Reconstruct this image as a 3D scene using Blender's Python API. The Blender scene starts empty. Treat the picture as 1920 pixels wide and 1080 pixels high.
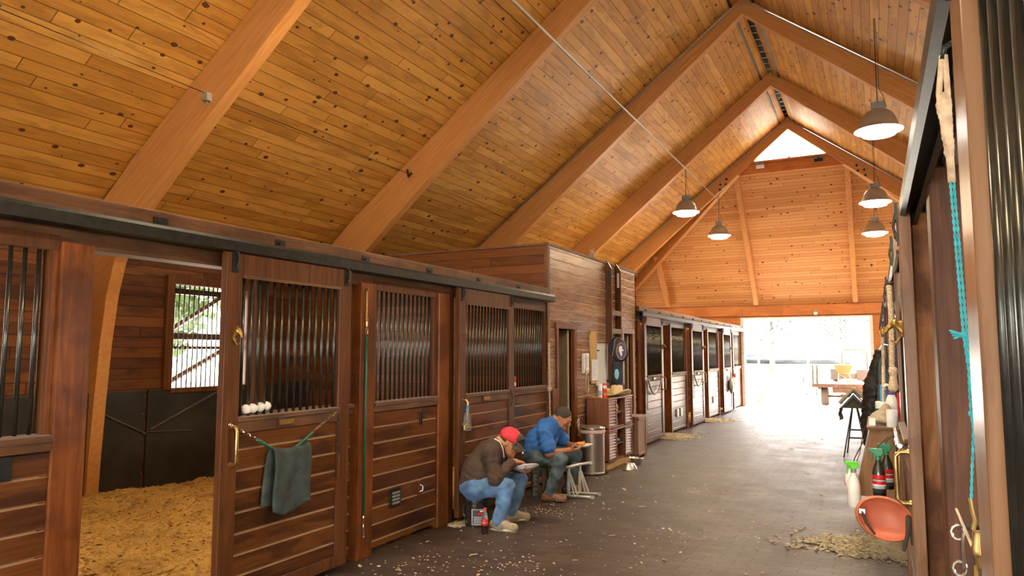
import bpy, bmesh, math, random
import numpy as np
from mathutils import Vector, Matrix, noise as mnoise
R = math.radians; PI = math.pi
rnd = random.Random(7)
sc = bpy.context.scene
COL = sc.collection

# ------------------------------------------------------------------ camera
cam = bpy.data.cameras.new('camera'); camo = bpy.data.objects.new('camera', cam); COL.objects.link(camo)
camo.location = (0, 0, 1.6)
camo.rotation_euler = (R(90 + 5.16), 0, R(26.88))
cam.sensor_width = 36; cam.lens = 1340 / 1920 * 36; cam.clip_start = 0.02; cam.clip_end = 400
sc.camera = camo

# ------------------------------------------------------------------ world, sun, exposure
w = bpy.data.worlds.new('sky'); sc.world = w; w.use_nodes = True
bg = w.node_tree.nodes['Background']; bg.inputs[0].default_value = (1.0, 0.985, 0.955, 1); bg.inputs[1].default_value = 14.0
sun = bpy.data.lights.new('sun', 'SUN'); sun.energy = 40; sun.angle = R(1.5); sun.color = (1, .95, .86)
suno = bpy.data.objects.new('sun', sun); COL.objects.link(suno); suno.location = (6, 40, 30)
suno.rotation_euler = Vector((0.30, 0.72, 1.05)).to_track_quat('Z', 'Y').to_euler()
LAMP_E = 105.0
sc.view_settings.view_transform = 'Standard'; sc.view_settings.look = 'None'
sc.view_settings.exposure = 0.88; sc.view_settings.gamma = 1; sc.view_settings.use_curve_mapping = False

# ------------------------------------------------------------------ node helpers
class NT:
    def __init__(s, name):
        s.m = bpy.data.materials.new(name); s.m.use_nodes = True
        s.t = s.m.node_tree; s.b = s.t.nodes['Principled BSDF']
    def n(s, typ, **kw):
        nd = s.t.nodes.new(typ)
        for k, v in kw.items(): setattr(nd, k, v)
        return nd
    def set(s, sock, v):
        if hasattr(v, 'links') or isinstance(v, bpy.types.NodeSocket): s.t.links.new(v, sock)
        else: sock.default_value = v
    def math(s, op, a, b=None, c=None, clamp=False):
        nd = s.n('ShaderNodeMath', operation=op); nd.use_clamp = clamp
        s.set(nd.inputs[0], a)
        if b is not None: s.set(nd.inputs[1], b)
        if c is not None: s.set(nd.inputs[2], c)
        return nd.outputs[0]
    def dot(s, p, v):
        nd = s.n('ShaderNodeVectorMath', operation='DOT_PRODUCT'); s.t.links.new(p, nd.inputs[0]); nd.inputs[1].default_value = v
        return nd.outputs['Value']
    def comb(s, x, y, z=0.0):
        nd = s.n('ShaderNodeCombineXYZ')
        for i, v in enumerate((x, y, z)): s.set(nd.inputs[i], v)
        return nd.outputs[0]
    def noise(s, vec, scale=5, detail=2, rough=.5, dist=0.0):
        nd = s.n('ShaderNodeTexNoise'); s.t.links.new(vec, nd.inputs['Vector'])
        nd.inputs['Scale'].default_value = scale; nd.inputs['Detail'].default_value = detail
        nd.inputs['Roughness'].default_value = rough; nd.inputs['Distortion'].default_value = dist
        return nd.outputs['Fac']
    def ramp(s, f, stops):
        nd = s.n('ShaderNodeValToRGB'); s.t.links.new(f, nd.inputs[0])
        while len(nd.color_ramp.elements) < len(stops): nd.color_ramp.elements.new(.5)
        for e, (p, c) in zip(nd.color_ramp.elements, stops):
            e.position = p; e.color = (*c, 1) if len(c) == 3 else c
        return nd.outputs[0]
    def mix(s, f, a, b, blend='MIX'):
        nd = s.n('ShaderNodeMix', data_type='RGBA', blend_type=blend)
        s.set(nd.inputs[0], f)
        s.set(nd.inputs[6], (*a, 1) if isinstance(a, tuple) and len(a) == 3 else a)
        s.set(nd.inputs[7], (*b, 1) if isinstance(b, tuple) and len(b) == 3 else b)
        return nd.outputs[2]
    def pos(s): return s.n('ShaderNodeNewGeometry').outputs['Position']
    def obj(s): return s.n('ShaderNodeTexCoord').outputs['Object']
    def bump(s, h, strength=.4, dist=.01):
        nd = s.n('ShaderNodeBump'); nd.inputs['Strength'].default_value = strength; nd.inputs['Distance'].default_value = dist
        s.t.links.new(h, nd.inputs['Height']); s.t.links.new(nd.outputs[0], s.b.inputs['Normal'])
    def out(s, col=None, rough=None, metal=None, spec=None):
        if col is not None: s.set(s.b.inputs['Base Color'], (*col, 1) if isinstance(col, tuple) and len(col) == 3 else col)
        if rough is not None: s.set(s.b.inputs['Roughness'], rough)
        if metal is not None: s.b.inputs['Metallic'].default_value = metal
        if spec is not None: s.b.inputs['Specular IOR Level'].default_value = spec
        return s.m

def plain(name, col, rough=.5, metal=0.0, var=.12, scale=14, bump=0.0, spec=None):
    n = NT(name); p = n.obj(); f = n.noise(p, scale, 3)
    lo = tuple(c * (1 - var) for c in col); hi = tuple(min(1, c * (1 + var)) for c in col)
    c = n.ramp(f, [(.3, lo), (.7, hi)])
    if bump: n.bump(f, bump, .01)
    return n.out(c, rough, metal, spec)

def boards(name, U, V, bw, bl, cols, voff=0.0, edge=None, knot=None, rough=.4, gap=0.0, stain=None, stain_amt=.5, bump=.5, spec=.25, dust=0.0):
    """planks: U runs along a board, V across; colour per board, grain, stains, knots, grooves"""
    n = NT(name); p = n.pos()
    u = n.dot(p, U); v = n.math('DIVIDE', n.math('ADD', n.dot(p, V), voff), bw)
    idx = n.math('FLOOR', v); fr = n.math('FRACT', v)
    wn = n.n('ShaderNodeTexWhiteNoise', noise_dimensions='1D'); n.t.links.new(idx, wn.inputs['W'])
    u2 = n.math('ADD', n.math('DIVIDE', u, bl), n.math('MULTIPLY', wn.outputs['Value'], 9.7))
    iu = n.math('FLOOR', u2); fu = n.math('FRACT', u2)
    wn2 = n.n('ShaderNodeTexWhiteNoise', noise_dimensions='2D'); n.t.links.new(n.comb(idx, iu), wn2.inputs['Vector'])
    r = wn2.outputs['Value']
    grain = n.noise(n.comb(n.math('MULTIPLY', u, 1.6), n.math('ADD', n.math('MULTIPLY', v, bw * 45), n.math('MULTIPLY', r, 31)), r), 1.6, 4, .6, .6)
    f = n.math('ADD', n.math('MULTIPLY', r, .42), n.math('MULTIPLY', grain, .58), clamp=True)
    c = n.ramp(f, [(.12, cols[0]), (.45, cols[1]), (.85, cols[2])])
    if stain:
        st = n.noise(n.comb(n.math('MULTIPLY', u, 1.3), n.math('ADD', n.math('MULTIPLY', v, bw * 5.5), n.math('MULTIPLY', idx, 3.1)), 0.0), 1.2, 4, .6, .4)
        sf = n.ramp(st, [(.48, (0, 0, 0)), (.60, (1, 1, 1))])
        c = n.mix(n.math('MULTIPLY', sf, stain_amt), c, stain)
    if edge: c = n.mix(n.math('MULTIPLY', n.math('MAXIMUM', n.math('GREATER_THAN', fr, .925), n.math('LESS_THAN', fr, .06)), .62), c, edge)  # pale edge lines: lamp light catching the chamfers, painted into the board colour
    if knot:
        vo = n.n('ShaderNodeTexVoronoi', feature='F1'); vo.inputs['Scale'].default_value = 1
        n.t.links.new(n.comb(n.math('MULTIPLY', u, knot[0] * .72), n.math('MULTIPLY', v, bw * knot[0])), vo.inputs['Vector'])
        sp = n.n('ShaderNodeSeparateColor'); n.t.links.new(vo.outputs['Color'], sp.inputs[0])
        rad = n.math('MULTIPLY', n.math('SUBTRACT', sp.outputs[0], .18), knot[1])
        k = n.math('MULTIPLY', n.math('SUBTRACT', rad, vo.outputs['Distance']), 60, clamp=True)
        c = n.mix(k, c, knot[2])
    if gap:
        g = n.math('MAXIMUM', n.math('LESS_THAN', fr, gap), n.math('LESS_THAN', fu, .0035))
        c = n.mix(n.math('MULTIPLY', g, .82), c, tuple(x * .22 for x in cols[0]))
        hh = n.math('SUBTRACT', 1.0, g)
        n.bump(n.math('ADD', hh, n.math('MULTIPLY', grain, .12)), bump, .006)
    else:
        n.bump(grain, .18, .004)
    rg = n.ramp(grain, [(.2, (rough * .8,) * 3), (.8, (min(1, rough * 1.25),) * 3)])
    n.b.inputs['Sheen Weight'].default_value = dust; n.b.inputs['Sheen Roughness'].default_value = .35; n.b.inputs['Sheen Tint'].default_value = (.85, .75, .6, 1)
    return n.out(c, rg, None, spec)

X_, Y_, Z_ = (1, 0, 0), (0, 1, 0), (0, 0, 1)
SL = 0.765; NRM = math.hypot(1, SL)
DECK = ((.36, .145, .022), (.54, .25, .045), (.68, .35, .080))
KN = (.105, .035, .012)
M = {}
M['deck'] = boards('deck_boards_left', Y_, (1 / NRM, 0, SL / NRM), .135, 2.6, DECK, knot=(8.2, .31, KN), rough=.5, gap=.062, stain=(.24, .10, .02), stain_amt=.42)
M['deck_r'] = boards('deck_boards_right', Y_, (-1 / NRM, 0, SL / NRM), .135, 2.6, DECK, knot=(8.2, .31, KN), rough=.5, gap=.062, stain=(.24, .10, .02), stain_amt=.42)
M['deck_hip'] = boards('deck_boards_hip', X_, (0, -.68, .73), .100, 2.2, ((.42, .17, .05), (.58, .25, .08), (.68, .33, .12)), knot=(8.5, .28, KN), rough=.5, gap=.075)
STN = ((.052, .0155, .0045), (.115, .036, .0085), (.225, .080, .017))
BH = .1285
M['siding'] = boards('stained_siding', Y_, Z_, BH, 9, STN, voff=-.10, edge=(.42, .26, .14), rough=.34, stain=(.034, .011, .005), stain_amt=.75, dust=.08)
M['siding_in'] = boards('stall_siding', Y_, Z_, .118, 3.2, STN, rough=.45, gap=.07, stain=(.034, .011, .005), stain_amt=.6)
M['siding_x'] = boards('stained_siding_cross', X_, Z_, .118, 3.2, STN, rough=.42, gap=.05, stain=(.15, .05, .013), stain_amt=.6)
M['siding_t'] = boards('tack_room_siding', Y_, Z_, BH, 1.9, ((.15, .060, .026), (.25, .108, .045), (.37, .18, .078)), voff=-.1, edge=(.60, .46, .32), rough=.27, stain=(.06, .022, .010), stain_amt=.5, spec=.45, dust=.55)  # base and edge colours lightened to carry the glare from the exit
def timber(name, A, cols, rough=.45, sc_=1.0, stain=None, famt=.6, dust=0.0):
    n = NT(name); p = n.pos()
    if A == Z_: v = n.comb(n.math('MULTIPLY', n.dot(p, X_), 22 * sc_), n.math('MULTIPLY', n.dot(p, Y_), 22 * sc_), n.math('MULTIPLY', n.dot(p, Z_), 1.6))
    elif A == Y_: v = n.comb(n.math('MULTIPLY', n.dot(p, X_), 22 * sc_), n.math('MULTIPLY', n.dot(p, Y_), 1.6), n.math('MULTIPLY', n.dot(p, Z_), 22 * sc_))
    else: v = n.comb(n.math('MULTIPLY', n.dot(p, A), 1.5), n.math('MULTIPLY', n.dot(p, (-A[2], 0, A[0])), 24 * sc_), n.math('MULTIPLY', n.dot(p, Y_), 20))
    g = n.noise(v, 1.3, 4, .62, .7); c = n.ramp(g, [(.25, cols[0]), (.5, cols[1]), (.75, cols[2])])
    if stain:
        s2 = n.ramp(n.noise(p, 2.3, 4, .6), [(.48, (0, 0, 0)), (.62, (1, 1, 1))]); c = n.mix(n.math('MULTIPLY', s2, famt), c, stain)
    n.bump(g, .15, .004)
    n.b.inputs['Sheen Weight'].default_value = dust; n.b.inputs['Sheen Roughness'].default_value = .35; n.b.inputs['Sheen Tint'].default_value = (.9, .8, .66, 1)
    return n.out(c, rough, None, .22)
M['post'] = timber('stained_post', Z_, ((.11, .030, .008), (.19, .055, .013), (.28, .092, .022)), .34, stain=(.05, .018, .007))
M['frame'] = timber('stained_frame', Z_, ((.060, .019, .0065), (.105, .036, .0105), (.16, .060, .018)), .38, dust=.10)
M['rail'] = timber('stained_rail', Y_, ((.090, .036, .015), (.145, .062, .026), (.21, .10, .046)), .58, stain=(.06, .026, .012), dust=.35)
M['frame_r'] = timber('glossy_brown_frame', Z_, ((.15, .070, .030), (.22, .11, .050), (.30, .16, .08)), .30, stain=(.11, .045, .02))
M['post_r'] = timber('dark_weathered_post', Z_, ((.060, .024, .012), (.11, .045, .021), (.17, .075, .037)), .45, stain=(.05, .022, .013))
M['raw'] = timber('raw_post', Z_, ((.17, .062, .018), (.29, .12, .038), (.40, .19, .075)), .55, stain=(.075, .024, .009), famt=.85)
GL = ((.41, .170, .046), (.50, .220, .062), (.58, .27, .085))
M['gl_l'] = timber('glulam_left', (1 / NRM, 0, SL / NRM), GL, .5)
M['gl_r'] = timber('glulam_right', (1 / NRM, 0, -SL / NRM), GL, .5)
M['gl_x'] = timber('glulam_cross', X_, ((.42, .13, .03), (.52, .18, .045), (.60, .23, .065)), .5, stain=(.34, .10, .025), famt=.5)
M['gl_z'] = timber('glulam_upright', Z_, ((.42, .17, .05), (.55, .24, .08), (.66, .33, .12)), .5)
M['steel'] = plain('dark_steel_track', (.022, .022, .018), .38, .5, .4, 20)
M['bar'] = plain('black_steel_bar', (.085, .088, .075), .25, .8, .3, 30)
M['chrome'] = plain('chrome', (.75, .74, .70), .18, 1.0, .05)
M['conduit'] = plain('grey_conduit', (.36, .33, .28), .4, .5)
M['brass'] = plain('brass', (.50, .34, .12), .3, .9, .2, 30)
M['gold'] = plain('dull_brass_casting', (.38, .22, .05), .40, .7, .2, 30)
M['black'] = plain('black_rubber_mat', (.022, .018, .013), .55, 0, .5, 3, .3)
M['dark'] = plain('dark_vent', (.012, .010, .008), .6)
M['green'] = plain('green_rubber_hose', (.01, .10, .06), .4)
M['grey'] = plain('grey_plastic', (.25, .25, .24), .5)
M['pale'] = plain('pale_trim_paint', (.72, .70, .64), .5)
M['white'] = plain('white_plastic', (.80, .79, .74), .4, 0, .04)
M['foam'] = plain('white_foam', (.83, .80, .74), .5, 0, .03)
M['rope'] = plain('cotton_rope', (.60, .45, .29), .8, 0, .25, 60, .6)
M['teal'] = plain('teal_baling_twine', (.04, .42, .47), .6, 0, .25, 80, .4)
M['jean'] = plain('blue_denim', (.10, .20, .36), .85, 0, .45, 9, .3)
M['jean2'] = plain('faded_dark_denim', (.085, .125, .145), .85, 0, .5, 9, .3)
M['hood'] = plain('brown_knit', (.066, .038, .024), .9, 0, .2, 60, .4)
M['shirt'] = plain('blue_cotton', (.035, .165, .52), .75, 0, .25, 9, .2)
M['skin'] = plain('tan_skin', (.44, .185, .085), .5, 0, .10, 16, .1)
M['hair'] = plain('short_dark_hair', (.050, .038, .028), .7, 0, .5, 90, .5)
M['red'] = plain('red_cloth', (.68, .03, .05), .7)
M['redp'] = plain('red_plastic', (.72, .03, .02), .35)
M['olive'] = plain('dark_olive_cloth', (.055, .045, .028), .85)
M['towel'] = plain('grey_green_towel', (.040, .054, .047), .95, 0, .40, 12, .8)
M['shoe'] = plain('beige_suede', (.33, .26, .18), .8, 0, .3, 20)
M['sole'] = plain('pale_sole', (.55, .50, .40), .7)
M['boot'] = plain('brown_leather', (.20, .08, .035), .45)
M['inox'] = plain('brushed_steel', (.78, .76, .72), .36, 1.0, .12, 4)
M['scoop'] = plain('terracotta_rubber', (.62, .17, .085), .5, 0, .12, 6)
M['straw'] = plain('cream_straw', (.72, .55, .28), .7, 0, .12, 60, .4)
M['cork'] = plain('cork', (.55, .33, .12), .9, 0, .15, 80, .4)
M['paper'] = plain('white_paper', (.80, .79, .78), .7, 0, .02)
M['wboard'] = plain('whiteboard', (.78, .78, .72), .25, 0, .03)
M['cab'] = timber('cabinet_wood', Z_, ((.17, .062, .032), (.26, .105, .055), (.33, .14, .08)), .38)
M['hamper'] = timber('hamper_wood', Z_, ((.22, .12, .075), (.34, .20, .13), (.44, .28, .19)), .5)
M['plinth'] = timber('pale_plywood', Y_, ((.45, .28, .12), (.58, .38, .18), (.66, .46, .24)), .6)
M['ply'] = timber('brown_plywood', Z_, ((.16, .075, .028), (.23, .115, .045), (.30, .16, .07)), .5, .6)
M['tan'] = plain('beige_cloth', (.42, .34, .24), .9, 0, .2, 25, .5)
M['navy'] = plain('navy_nylon', (.018, .022, .035), .6, 0, .3)
M['blue'] = plain('blue_plastic', (.02, .25, .55), .4)
M['lblue'] = plain('light_blue_patch', (.25, .58, .75), .5)
M['purple'] = plain('purple_patch', (.09, .06, .22), .6)
M['orange'] = plain('orange_food', (.80, .27, .03), .6, 0, .3, 60)
M['lime'] = plain('lime_trigger', (.15, .75, .06), .4)
M['dgreen'] = plain('green_trigger', (.01, .20, .09), .4)
M['tire'] = plain('dusty_tire', (.085, .065, .05), .9)
M['rust'] = plain('rusty_steel', (.085, .042, .024), .7, 0, .3)
M['hopper'] = plain('orange_hopper', (.24, .095, .035), .5)
M['alu'] = plain('white_enamelled_metal', (.60, .58, .52), .4, .2)
M['lbl_r'] = plain('red_label', (.62, .015, .015), .4)
M['lbl_k'] = plain('dark_label', (.03, .035, .05), .5)
M['lbl_g'] = plain('grey_print', (.42, .47, .52), .5)
M['pink'] = plain('pink_liner', (.75, .55, .52), .5)
M['bush'] = plain('green_leaves', (.045, .09, .02), .8, 0, .5, 3)
M['tleaf'] = plain('pale_green_leaves', (.21, .225, .205), .9, 0, .3, 2)
M['fence'] = plain('white_fence_paint', (.45, .45, .44), .7, 0, .04)
M['inside'] = plain('dark_interior', (.06, .045, .03), .9)
M['eye'] = plain('dark_eye', (.02, .012, .01), .2)
def mk_glass(name, col, rough=.05, alpha=.35):
    n = NT(name); n.out(col, rough); n.b.inputs['Transmission Weight'].default_value = .9; n.b.inputs['IOR'].default_value = 1.2
    return n.m
M['glass'] = mk_glass('clear_plastic', (.90, .92, .88)); M['yell'] = mk_glass('yellow_liquid', (.75, .72, .25))
M['cola'] = plain('dark_cola', (.018, .008, .005), .08, 0, .1)
def mk_emit(name, col, s):
    n = NT(name); n.out((.8, .8, .8), .3); n.b.inputs['Emission Color'].default_value = (*col, 1); n.b.inputs['Emission Strength'].default_value = s
    return n.m
M['lamp'] = mk_emit('lamp_lens', (1, .82, .55), LAMP_E)
def mk_dome():
    n = NT('lamp_reflector'); n.out((.36, .30, .22), .35, .3); return n.m
M['dome'] = mk_dome()
def mk_pavers():
    n = NT('interlocking_pavers'); p = n.pos()
    x = n.dot(p, X_); y = n.dot(p, Y_)
    wv = n.math('MULTIPLY', n.math('SINE', n.math('MULTIPLY', x, 2 * PI / .115)), .009)
    wx = n.math('MULTIPLY', n.math('SINE', n.math('MULTIPLY', y, 2 * PI / .115)), .006)
    br = n.n('ShaderNodeTexBrick'); n.t.links.new(n.comb(n.math('ADD', x, wx), n.math('ADD', y, wv)), br.inputs['Vector'])
    br.offset = .5; br.inputs['Scale'].default_value = 1; br.inputs['Brick Width'].default_value = .23; br.inputs['Row Height'].default_value = .115
    br.inputs['Mortar Size'].default_value = .0042; br.inputs['Mortar Smooth'].default_value = .3
    br.inputs['Color1'].default_value = (.036, .020, .016, 1); br.inputs['Color2'].default_value = (.072, .043, .034, 1); br.inputs['Mortar'].default_value = (.012, .008, .007, 1)
    d = n.noise(p, 2.2, 5, .65); d2 = n.noise(p, 60, 3, .7)
    c = n.mix(n.ramp(d, [(.42, (0, 0, 0)), (.72, (.35, .35, .35))]), br.outputs['Color'], (.10, .068, .055))
    c = n.mix(n.ramp(d2, [(.60, (0, 0, 0)), (.75, (.35, .35, .35))]), c, (.15, .115, .085))
    n.bump(n.math('ADD', n.math('SUBTRACT', 1.0, br.outputs['Fac']), n.math('MULTIPLY', d2, .30)), .8, .008)
    return n.out(c, n.ramp(d, [(.3, (.44,) * 3), (.7, (.60,) * 3)]))
M['paver'] = mk_pavers()
def mk_ground():
    n = NT('pale_gravel'); p = n.pos(); d = n.noise(p, 3, 5, .7); d2 = n.noise(p, 40, 2)
    c = n.ramp(n.math('ADD', n.math('MULTIPLY', d, .6), n.math('MULTIPLY', d2, .4)), [(.3, (.50, .46, .40)), (.7, (.68, .64, .57))]); n.bump(d2, .4, .02)
    return n.out(c, .9)
M['ground'] = mk_ground()
def mk_shav(name, a, b, c_):
    n = NT(name); p = n.pos(); d = n.noise(p, 75, 4, .7); d2 = n.noise(p, 2.5, 4, .6)
    c = n.ramp(d, [(.28, a), (.5, b), (.72, c_)]); c = n.mix(n.ramp(d2, [(.45, (0, 0, 0)), (.7, (.5, .5, .5))]), c, tuple(x * .7 for x in a)); n.bump(d, .9, .03)
    return n.out(c, .9)
M['shav'] = mk_shav('bedding_shavings', (.52, .26, .040), (.78, .43, .085), (.92, .60, .18))
M['shavp'] = mk_shav('pale_shavings', (.68, .54, .32), (.86, .74, .50), (.95, .88, .70))

# ------------------------------------------------------------------ mesh helpers
class MB:
    def __init__(s): s.v = []; s.f = []
    def add(s, vs, fs):
        o = len(s.v); s.v += [tuple(v) for v in vs]; s.f += [tuple(i + o for i in f) for f in fs]; return s
    def box(s, x0, x1, y0, y1, z0, z1, m=None):
        vs = [Vector((x, y, z)) for x in (x0, x1) for y in (y0, y1) for z in (z0, z1)]
        if m is not None: vs = [m @ v for v in vs]
        return s.add(vs, [(0, 1, 3, 2), (4, 6, 7, 5), (0, 4, 5, 1), (2, 3, 7, 6), (0, 2, 6, 4), (1, 5, 7, 3)])
    def tube(s, pts, r, n=8, caps=True):
        pts = [Vector(p) for p in pts]; rs = r if isinstance(r, (list, tuple)) else [r] * len(pts)
        rings = []; prev = None
        for i, p in enumerate(pts):
            d = (pts[min(i + 1, len(pts) - 1)] - pts[max(i - 1, 0)]).normalized()
            if prev is None:
                a = Vector((0, 0, 1)) if abs(d.z) < .9 else Vector((1, 0, 0)); a = (a - d * a.dot(d)).normalized()
            else: a = (prev - d * prev.dot(d)).normalized()
            prev = a; b = d.cross(a)
            rings.append([p + (a * math.cos(2 * PI * k / n) + b * math.sin(2 * PI * k / n)) * rs[i] for k in range(n)])
        vs = [v for rg in rings for v in rg]; fs = []
        for i in range(len(pts) - 1):
            for k in range(n): fs.append((i * n + k, i * n + (k + 1) % n, (i + 1) * n + (k + 1) % n, (i + 1) * n + k))
        if caps: fs += [tuple(range(n))[::-1], tuple((len(pts) - 1) * n + k for k in range(n))]
        return s.add(vs, fs)
    def lathe(s, prof, c=(0, 0, 0), n=24, m=None, sy=1.0):
        vs = []; fs = []
        for r_, z in prof:
            for k in range(n):
                v = Vector((r_ * math.cos(2 * PI * k / n), sy * r_ * math.sin(2 * PI * k / n), z))
                vs.append((m @ v if m is not None else v) + Vector(c))
        for i in range(len(prof) - 1):
            for k in range(n): fs.append((i * n + k, i * n + (k + 1) % n, (i + 1) * n + (k + 1) % n, (i + 1) * n + k))
        fs += [tuple(range(n))[::-1], tuple((len(prof) - 1) * n + k for k in range(n))]
        return s.add(vs, fs)
    def prism(s, poly, axis, a, b):
        """poly in the two other axes (order x,y,z without axis), extruded from a to b"""
        def P(p, t):
            q = list(p); q.insert(axis, t); return q
        n = len(poly); vs = [P(p, a) for p in poly] + [P(p, b) for p in poly]
        fs = [tuple(range(n))[::-1], tuple(range(n, 2 * n))] + [(i, (i + 1) % n, n + (i + 1) % n, n + i) for i in range(n)]
        return s.add(vs, fs)
    def grid(s, f, nu, nv):
        vs = [f(i / nu, j / nv) for i in range(nu + 1) for j in range(nv + 1)]
        fs = [(i * (nv + 1) + j, (i + 1) * (nv + 1) + j, (i + 1) * (nv + 1) + j + 1, i * (nv + 1) + j + 1) for i in range(nu) for j in range(nv)]
        return s.add(vs, fs)
    def build(s, name, mat, parent=None, smooth=False, bevel=0, solid=0, wn=False, keep=False):
        me = bpy.data.meshes.new(name); me.from_pydata(s.v, [], s.f)
        if not keep:
            bm = bmesh.new(); bm.from_mesh(me); bmesh.ops.recalc_face_normals(bm, faces=bm.faces); bm.to_mesh(me); bm.free()
        me.materials.append(M[mat] if isinstance(mat, str) else mat)
        if smooth: me.polygons.foreach_set('use_smooth', [True] * len(me.polygons))
        o = bpy.data.objects.new(name, me); COL.objects.link(o)
        if parent: o.parent = parent
        if solid: md = o.modifiers.new('thickness', 'SOLIDIFY'); md.thickness = solid; md.offset = 0
        if bevel: md = o.modifiers.new('bevel', 'BEVEL'); md.width = bevel; md.segments = 2; md.limit_method = 'ANGLE'; md.angle_limit = R(40)
        if smooth == 'auto': me.set_sharp_from_angle(angle=R(38))
        return o
def root(name, label, cat, loc=(0, 0, 0), rz=0, group=None):
    o = bpy.data.objects.new(name, None); COL.objects.link(o); o.empty_display_size = .1
    o.location = loc; o.rotation_euler = (0, 0, rz); return tag(o, label, cat, group)
def tag(o, label=None, cat=None, group=None, kind=None):
    if label: o['label'] = label
    if cat: o['category'] = cat
    if group: o['group'] = group
    if kind: o['kind'] = kind
    return o
def struct(o): o['kind'] = 'structure'; return o
def lab(o, l): o['label'] = l; return o
CH = {}
def dup(o, parent=None, loc=None, rz=None, label=None, group=None, scale=None):
    c = o.copy(); COL.objects.link(c); c.parent = parent
    if loc is not None: c.location = loc
    if rz is not None: c.rotation_euler = (0, 0, rz)
    if scale is not None: c.scale = scale
    if label: c['label'] = label
    if group: c['group'] = group
    for ch in [x for x in bpy.data.objects if x.parent == o and x != c]: dup(ch, c)
    return c
def text_mb(txt, size, fn, depth=0):
    cu = bpy.data.curves.new('t', 'FONT'); cu.body = txt; cu.size = size; cu.align_x = 'CENTER'; cu.align_y = 'CENTER'
    o = bpy.data.objects.new('t', cu); COL.objects.link(o); dg = bpy.context.evaluated_depsgraph_get(); dg.update()
    me = o.evaluated_get(dg).to_mesh(); b = MB(); b.add([fn(v.co.x, v.co.y) for v in me.vertices], [tuple(p.vertices) for p in me.polygons])
    o.evaluated_get(dg).to_mesh_clear(); bpy.data.objects.remove(o); bpy.data.curves.remove(cu); return b

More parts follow.
